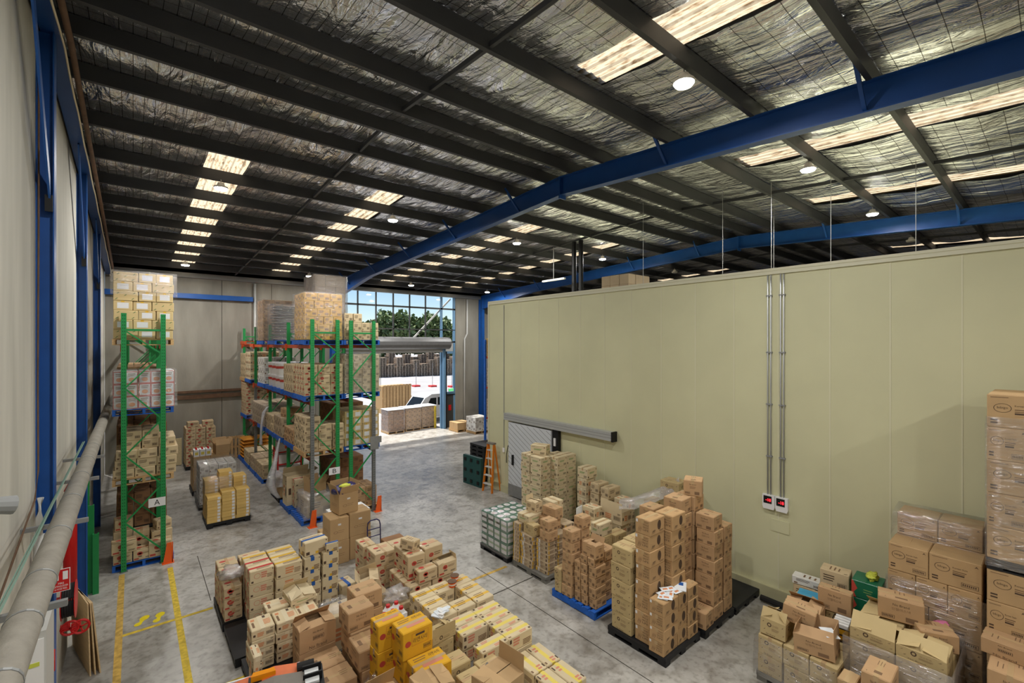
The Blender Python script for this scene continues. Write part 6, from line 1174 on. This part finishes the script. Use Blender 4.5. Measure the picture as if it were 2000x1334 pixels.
# ------------------------------------------------------------------ by the cold room corner
ld = thing('step_ladder', 'orange folding step ladder beside the cold room corner', 'ladder', (10.05, 13.3, 0), 0.12)
for s in (-1, 1):
    MB().bar((-0.16, s * 0.24, 0), (0.02, s * 0.15, 1.75), 0.03, 0.08, up=(1, 0, 0)).build('front_rail', 'ladder_orange', ld); MB().bar((0.28, s * 0.24, 0), (0.06, s * 0.15, 1.70), 0.03, 0.06, up=(1, 0, 0)).build('rear_rail', 'ladder_orange', ld)
for k in range(5): MB().box(-0.16 + 0.034 * k - 0.02, -0.06 + 0.03 * k, -0.22 + 0.016 * k, 0.22 - 0.016 * k, 0.28 + 0.3 * k, 0.31 + 0.3 * k).build('tread', 'grey_light', ld)
MB().box(-0.05, 0.12, -0.17, 0.17, 1.72, 1.77).build('top_cap', 'truck_grey', ld)
tp = thing('plastic_pallet', 'dark green plastic pallet standing on edge by the ladder', 'pallet', (9.98, 14.35, 0), 0.08); MB().box(-0.06, 0.06, -0.55, 0.5, 0.0, 1.1).build('deck', 'pallet_teal', tp)
for a in (-0.4, 0.0, 0.36):
    for z in (0.15, 0.55, 0.95): MB().box(-0.085, -0.06, a - 0.06, a + 0.06, z - 0.06, z + 0.06).build('foot_socket', 'black', tp)
for k in range(9):
    pallet(10.55, 14.35, k * 0.152, 'black plastic pallet, %s from the floor, stack behind the ladder' % ORD[k], 'pallet_black', 1.1, 1.0, group='stacked black pallets behind the ladder')
for k, (x, y, kd, n_) in enumerate(((15.1, 23.3, 'plain', 1), (15.6, 22.15, 'white', 1), (16.75, 22.4, 'plain', 1))):
    pallet(x, y, 0, 'pale wooden pallet by the dock door, %s from the door' % ORD[k], 'pallet_wood', 1.0, 1.0, parts=False); grid(kd, x + 0.02, y + 0.02, 0.152, 2, 2, 1 + k % 2, 0.48, 0.48, 0.42, 'dock pallet %s' % ORD[k], parts=False, full=True)
tag(MB().tube([(13.0, 11.9, 6.99), (13.0, 11.9, 9.3)], 0.09, 10).build('mast_pole', 'black'), 'black vertical pole on the cold room roof, the left one', 'pole', 'black poles above the cold room') ; tag(MB().tube([(13.0, 11.55, 6.99), (13.0, 11.55, 9.3)], 0.09, 10).build('mast_pole', 'black'), 'black vertical pole on the cold room roof, the right one', 'pole', 'black poles above the cold room')
grid('tall', 11.2, 8.1, 6.87, 3, 3, 2, 0.36, 0.34, 0.3, 'pallet above cold room')
fl = thing('fluorescent_light', 'hanging white fluorescent batten above the cold room', 'lamp', (12.6, 12.6, 7.85)); MB().box(-0.05, 0.05, -0.6, 0.6, 0, 0.06).build('batten', 'white', fl); MB().tube([(0, 0, 0.06), (0, 0, 1.3)], 0.012, 6).build('rod', 'steel_rod', fl)
for k, (x, y) in enumerate(((12.0, 4.5), (13.5, 5.0), (12.5, 3.4), (12.5, 1.9), (11.5, 7.8), (11.8, 5.6))):
    tag(MB().tube([(x, y, 6.87), (x, y, rt(y))], 0.006, 6).build('hanger_rod', 'steel_rod'), 'thin steel hanger rod above the cold room, %s of six' % ORD[k], 'rod', 'hanger rods above the cold room')
# rack beyond the cold room
br = thing('blue_rack', 'blue and orange rack seen past the cold room corner', 'rack', (14.3, 18.4, 0))
for y in (0, 1.0): 
    for x in (0, 2.6): MB().box(x - 0.05, x + 0.05, y - 0.04, y + 0.04, 0, 5.6).build('upright', 'pallet_blue', br)
for z in (1.4, 3.0, 4.6): MB().box(0, 2.6, -0.03, 0.03, z, z + 0.12).build('beam', 'rack_orange', br); MB().box(0, 2.6, 0.97, 1.03, z, z + 0.12).build('beam', 'rack_orange', br)
for k, z in enumerate((1.52, 3.12, 4.72)): grid(('mono', 'lidyellow', 'goldy')[k], 14.37, 18.4, z, 1, 2, 3, 0.6, 0.5, 0.32, 'blue rack %s shelf' % ('low', 'middle', 'top')[k])

# ------------------------------------------------------------------ the yard outside
struct(MB().box(-60, 160, YB + 0.2, 220, -0.25, -0.05).build('ground', 'asphalt'), 'pale grey yard outside the dock')
for k, (x, y) in enumerate(((11.72, 25.65), (12.95, 25.8), (14.15, 25.95))):
    pallet(x, y, -0.05, 'wooden pallet outside the dock door, %s in the group' % ORD[k], 'pallet_wood', 1.05, 1.05, parts=False)
    grid('dark' if k < 1 else 'monob', x + 0.02, y + 0.02, 0.10, 3, 3, 4, 0.34, 0.34, 0.31, 'outside stack %s' % ORD[k]); film(x, x + 1.05, y, y + 1.05, 0.05, 1.36, 'bright film over the %s pallet outside the dock' % ORD[k], 'film'); tag(MB().box(x - 0.02, x + 1.07, y - 0.02, y + 1.07, 1.37, 1.4).build('sunlit_top', 'white'), 'white slab added as sunlit top of the %s pallet stack outside the dock' % ORD[k], 'sunlit top')  # white slab on each stack puts the sunlit top into its colour
bo = thing('bollard', 'yellow steel bollard outside the dock door', 'bollard', (14.98, 25.75, -0.05)); MB().tube([(0, 0, 0), (0, 0, 1.4)], 0.075, 14).build('post', 'paint_yellow', bo)
tk = thing('timber_pack', 'stack of new pine timber panels behind the wrapped pallets', 'timber', (16.1, 33.5, -0.05), 0.1)
for k in range(9): MB().box(-1.25 + 0.28 * k, -1.25 + 0.28 * k + 0.22, -0.05, 0.0, 0.1, 2.2).build('board', 'pallet_wood', tk)
for z in (0.2, 1.1, 2.0): MB().box(-1.3, 1.28, 0.0, 0.12, z, z + 0.14).build('batten', 'pallet_wood', tk)
MB().box(-1.25, 1.23, 0.12, 1.4, 0.0, 2.1).build('packed_boards', 'pallet_wood', tk)
vn = thing('van', 'white delivery van parked beyond the wrapped pallets', 'van', (16.6, 28.7, -0.05), 0.12)
vn.scale = (0.88, 0.88, 0.88)
MB().prism([(-2.3, 0.35), (2.3, 0.35), (2.3, 2.15), (-0.9, 2.2), (-1.5, 1.95), (-2.1, 1.25), (-2.3, 1.1)], 'y', -0.9, 0.9).build('body', 'van', vn)
MB().prism([(-1.35, 1.3), (-0.45, 1.3), (-0.45, 1.9), (-1.0, 1.9)], 'y', -0.91, -0.9).prism([(-0.3, 1.3), (0.7, 1.3), (0.7, 1.92), (-0.3, 1.92)], 'y', -0.91, -0.9).prism([(0.9, 1.35), (1.9, 1.35), (1.9, 1.85), (0.9, 1.85)], 'y', -0.91, -0.9).build('side_window', 'van_glass', vn)
MB().quad((-2.105, -0.82, 1.27), (-2.105, 0.82, 1.27), (-1.515, 0.76, 1.95), (-1.515, -0.76, 1.95)).build('windscreen', 'van_glass', vn, fix=False)
for a in (-1.5, 1.5):
    for b in (-0.9, 0.8): MB().tube([(a, b - 0.02, 0.35), (a, b + 0.12, 0.35)], 0.34, 20).build('wheel', 'rubber', vn)
def pstack(n_, seed):
    rnd = random.Random(seed); mb = MB()
    for k in range(n_):
        z = k * 0.15; o_ = rnd.uniform(-0.06, 0.06)
        mb.box(-0.58 + o_, 0.58 + o_, -0.58, 0.58, z + 0.115, z + 0.14)
        for a in (-0.52, 0, 0.52): mb.box(a - 0.05 + o_, a + 0.05 + o_, -0.58, 0.58, z + 0.02, z + 0.115)
        mb.box(-0.58 + o_, 0.58 + o_, -0.58, 0.58, z, z + 0.02)
    return mb
ps = [pstack(n_, 40 + n_).mesh('pallet_stack', ['wood_old']) for n_ in (14, 18, 21, 24, 26)]
for r in range(2):
    for k in range(15):
        x = 25.5 + 1.35 * k; y = 71.5 - 0.35 * (x - 24.5) * 0.6 + r * 3.0
        o = put('pallet_stack', ps[(k * 7 + r * 3 + k // 3) % 3 + (2 if r else 0)], None, (x, y, -0.05), random.uniform(-0.1, 0.1))
        tag(o, 'brown pallet stack across the yard, %s, %s from the left' % (('front row', 'rear row')[r], ORD[k]), 'pallet stack', 'pallet stacks across the yard')
for k, (x, y) in enumerate(((27.5, 52.0), (29.0, 50.5), (30.6, 48.5))):
    t = thing('traffic_cone', 'red traffic base out in the yard, %s of three' % ORD[k], 'cone', (x, y, -0.05), 0, 'red yard markers'); MB().box(-0.4, 0.4, -0.4, 0.4, 0, 0.2).build('base', 'cone_red', t); MB().tube([(0, 0, 0.2), (0, 0, 3.0)], 0.03, 6).build('rod', 'grey', t)
sd = thing('far_shed', 'grey metal shed seen through the window', 'building', (26.0, 88.0, -0.05), -0.2); MB().prism([(-22, 0), (4, 0), (4, 10.4), (-9, 12.5), (-22, 10.4)], 'y', 0, 14).build('walls', 'shed', sd); MB().prism([(-22.4, 10.4), (-9, 12.6), (4.4, 10.4), (4.4, 10.7), (-9, 12.95), (-22.4, 10.7)], 'y', -0.4, 14.4).build('roof', 'grey', sd)
def leaf_cloud(r, n_, seed, flat=0.8):
    rnd = random.Random(seed); mb = MB()
    for k in range(n_):
        u, v = rnd.uniform(0, 2 * PI), rnd.uniform(-1, 1); q = math.sqrt(1 - v * v); d = Vector((q * math.cos(u), q * math.sin(u), v * flat)); rr = r * (0.62 + 0.38 * rnd.random()) * (1 + 0.35 * noise.noise(d * 2.2 + Vector((seed, 0, 0))))
        c = d * rr; s = rnd.uniform(0.18, 0.5) * r / 4; a = Vector((rnd.uniform(-1, 1), rnd.uniform(-1, 1), rnd.uniform(-1, 1))).normalized(); b = a.cross(Vector((rnd.uniform(-1, 1), rnd.uniform(-1, 1), 1))).normalized()
        mb.quad(c - a * s - b * s * 0.5, c + a * s - b * s * 0.5, c + a * s + b * s * 0.5, c - a * s + b * s * 0.5)
    return mb
TR = [(40, 96, 4.6, 6.5), (38, 99, 4.6, 6.4), (44, 94, 5.0, 8.6), (49, 97, 5.4, 7.4), (53, 92, 5.0, 8.0), (58, 92, 5.0, 6.6), (62, 86, 5.2, 9.4), (67, 82, 6.4, 13.5), (41, 104, 5, 5.4), (47, 104, 5, 6.0), (56, 99, 5, 6.0), (73, 84, 6.0, 8)]
for k, (x, y, r, h) in enumerate(TR):
    t = thing('tree', 'green leafy tree beyond the yard, %s from the shed' % ORD[k], 'tree', (x, y, -0.05), 0, 'trees beyond the yard'); MB().tube([(0, 0, 0), (0.1, 0, h * 0.6), (0.2, 0.1, h)], [0.35, 0.25, 0.12], 8).build('trunk', 'trunk', t)
    f_ = leaf_cloud(r, 2200, k).build('foliage', 'leaf', t, (0, 0, h), fix=False); f_['kind'] = 'stuff'
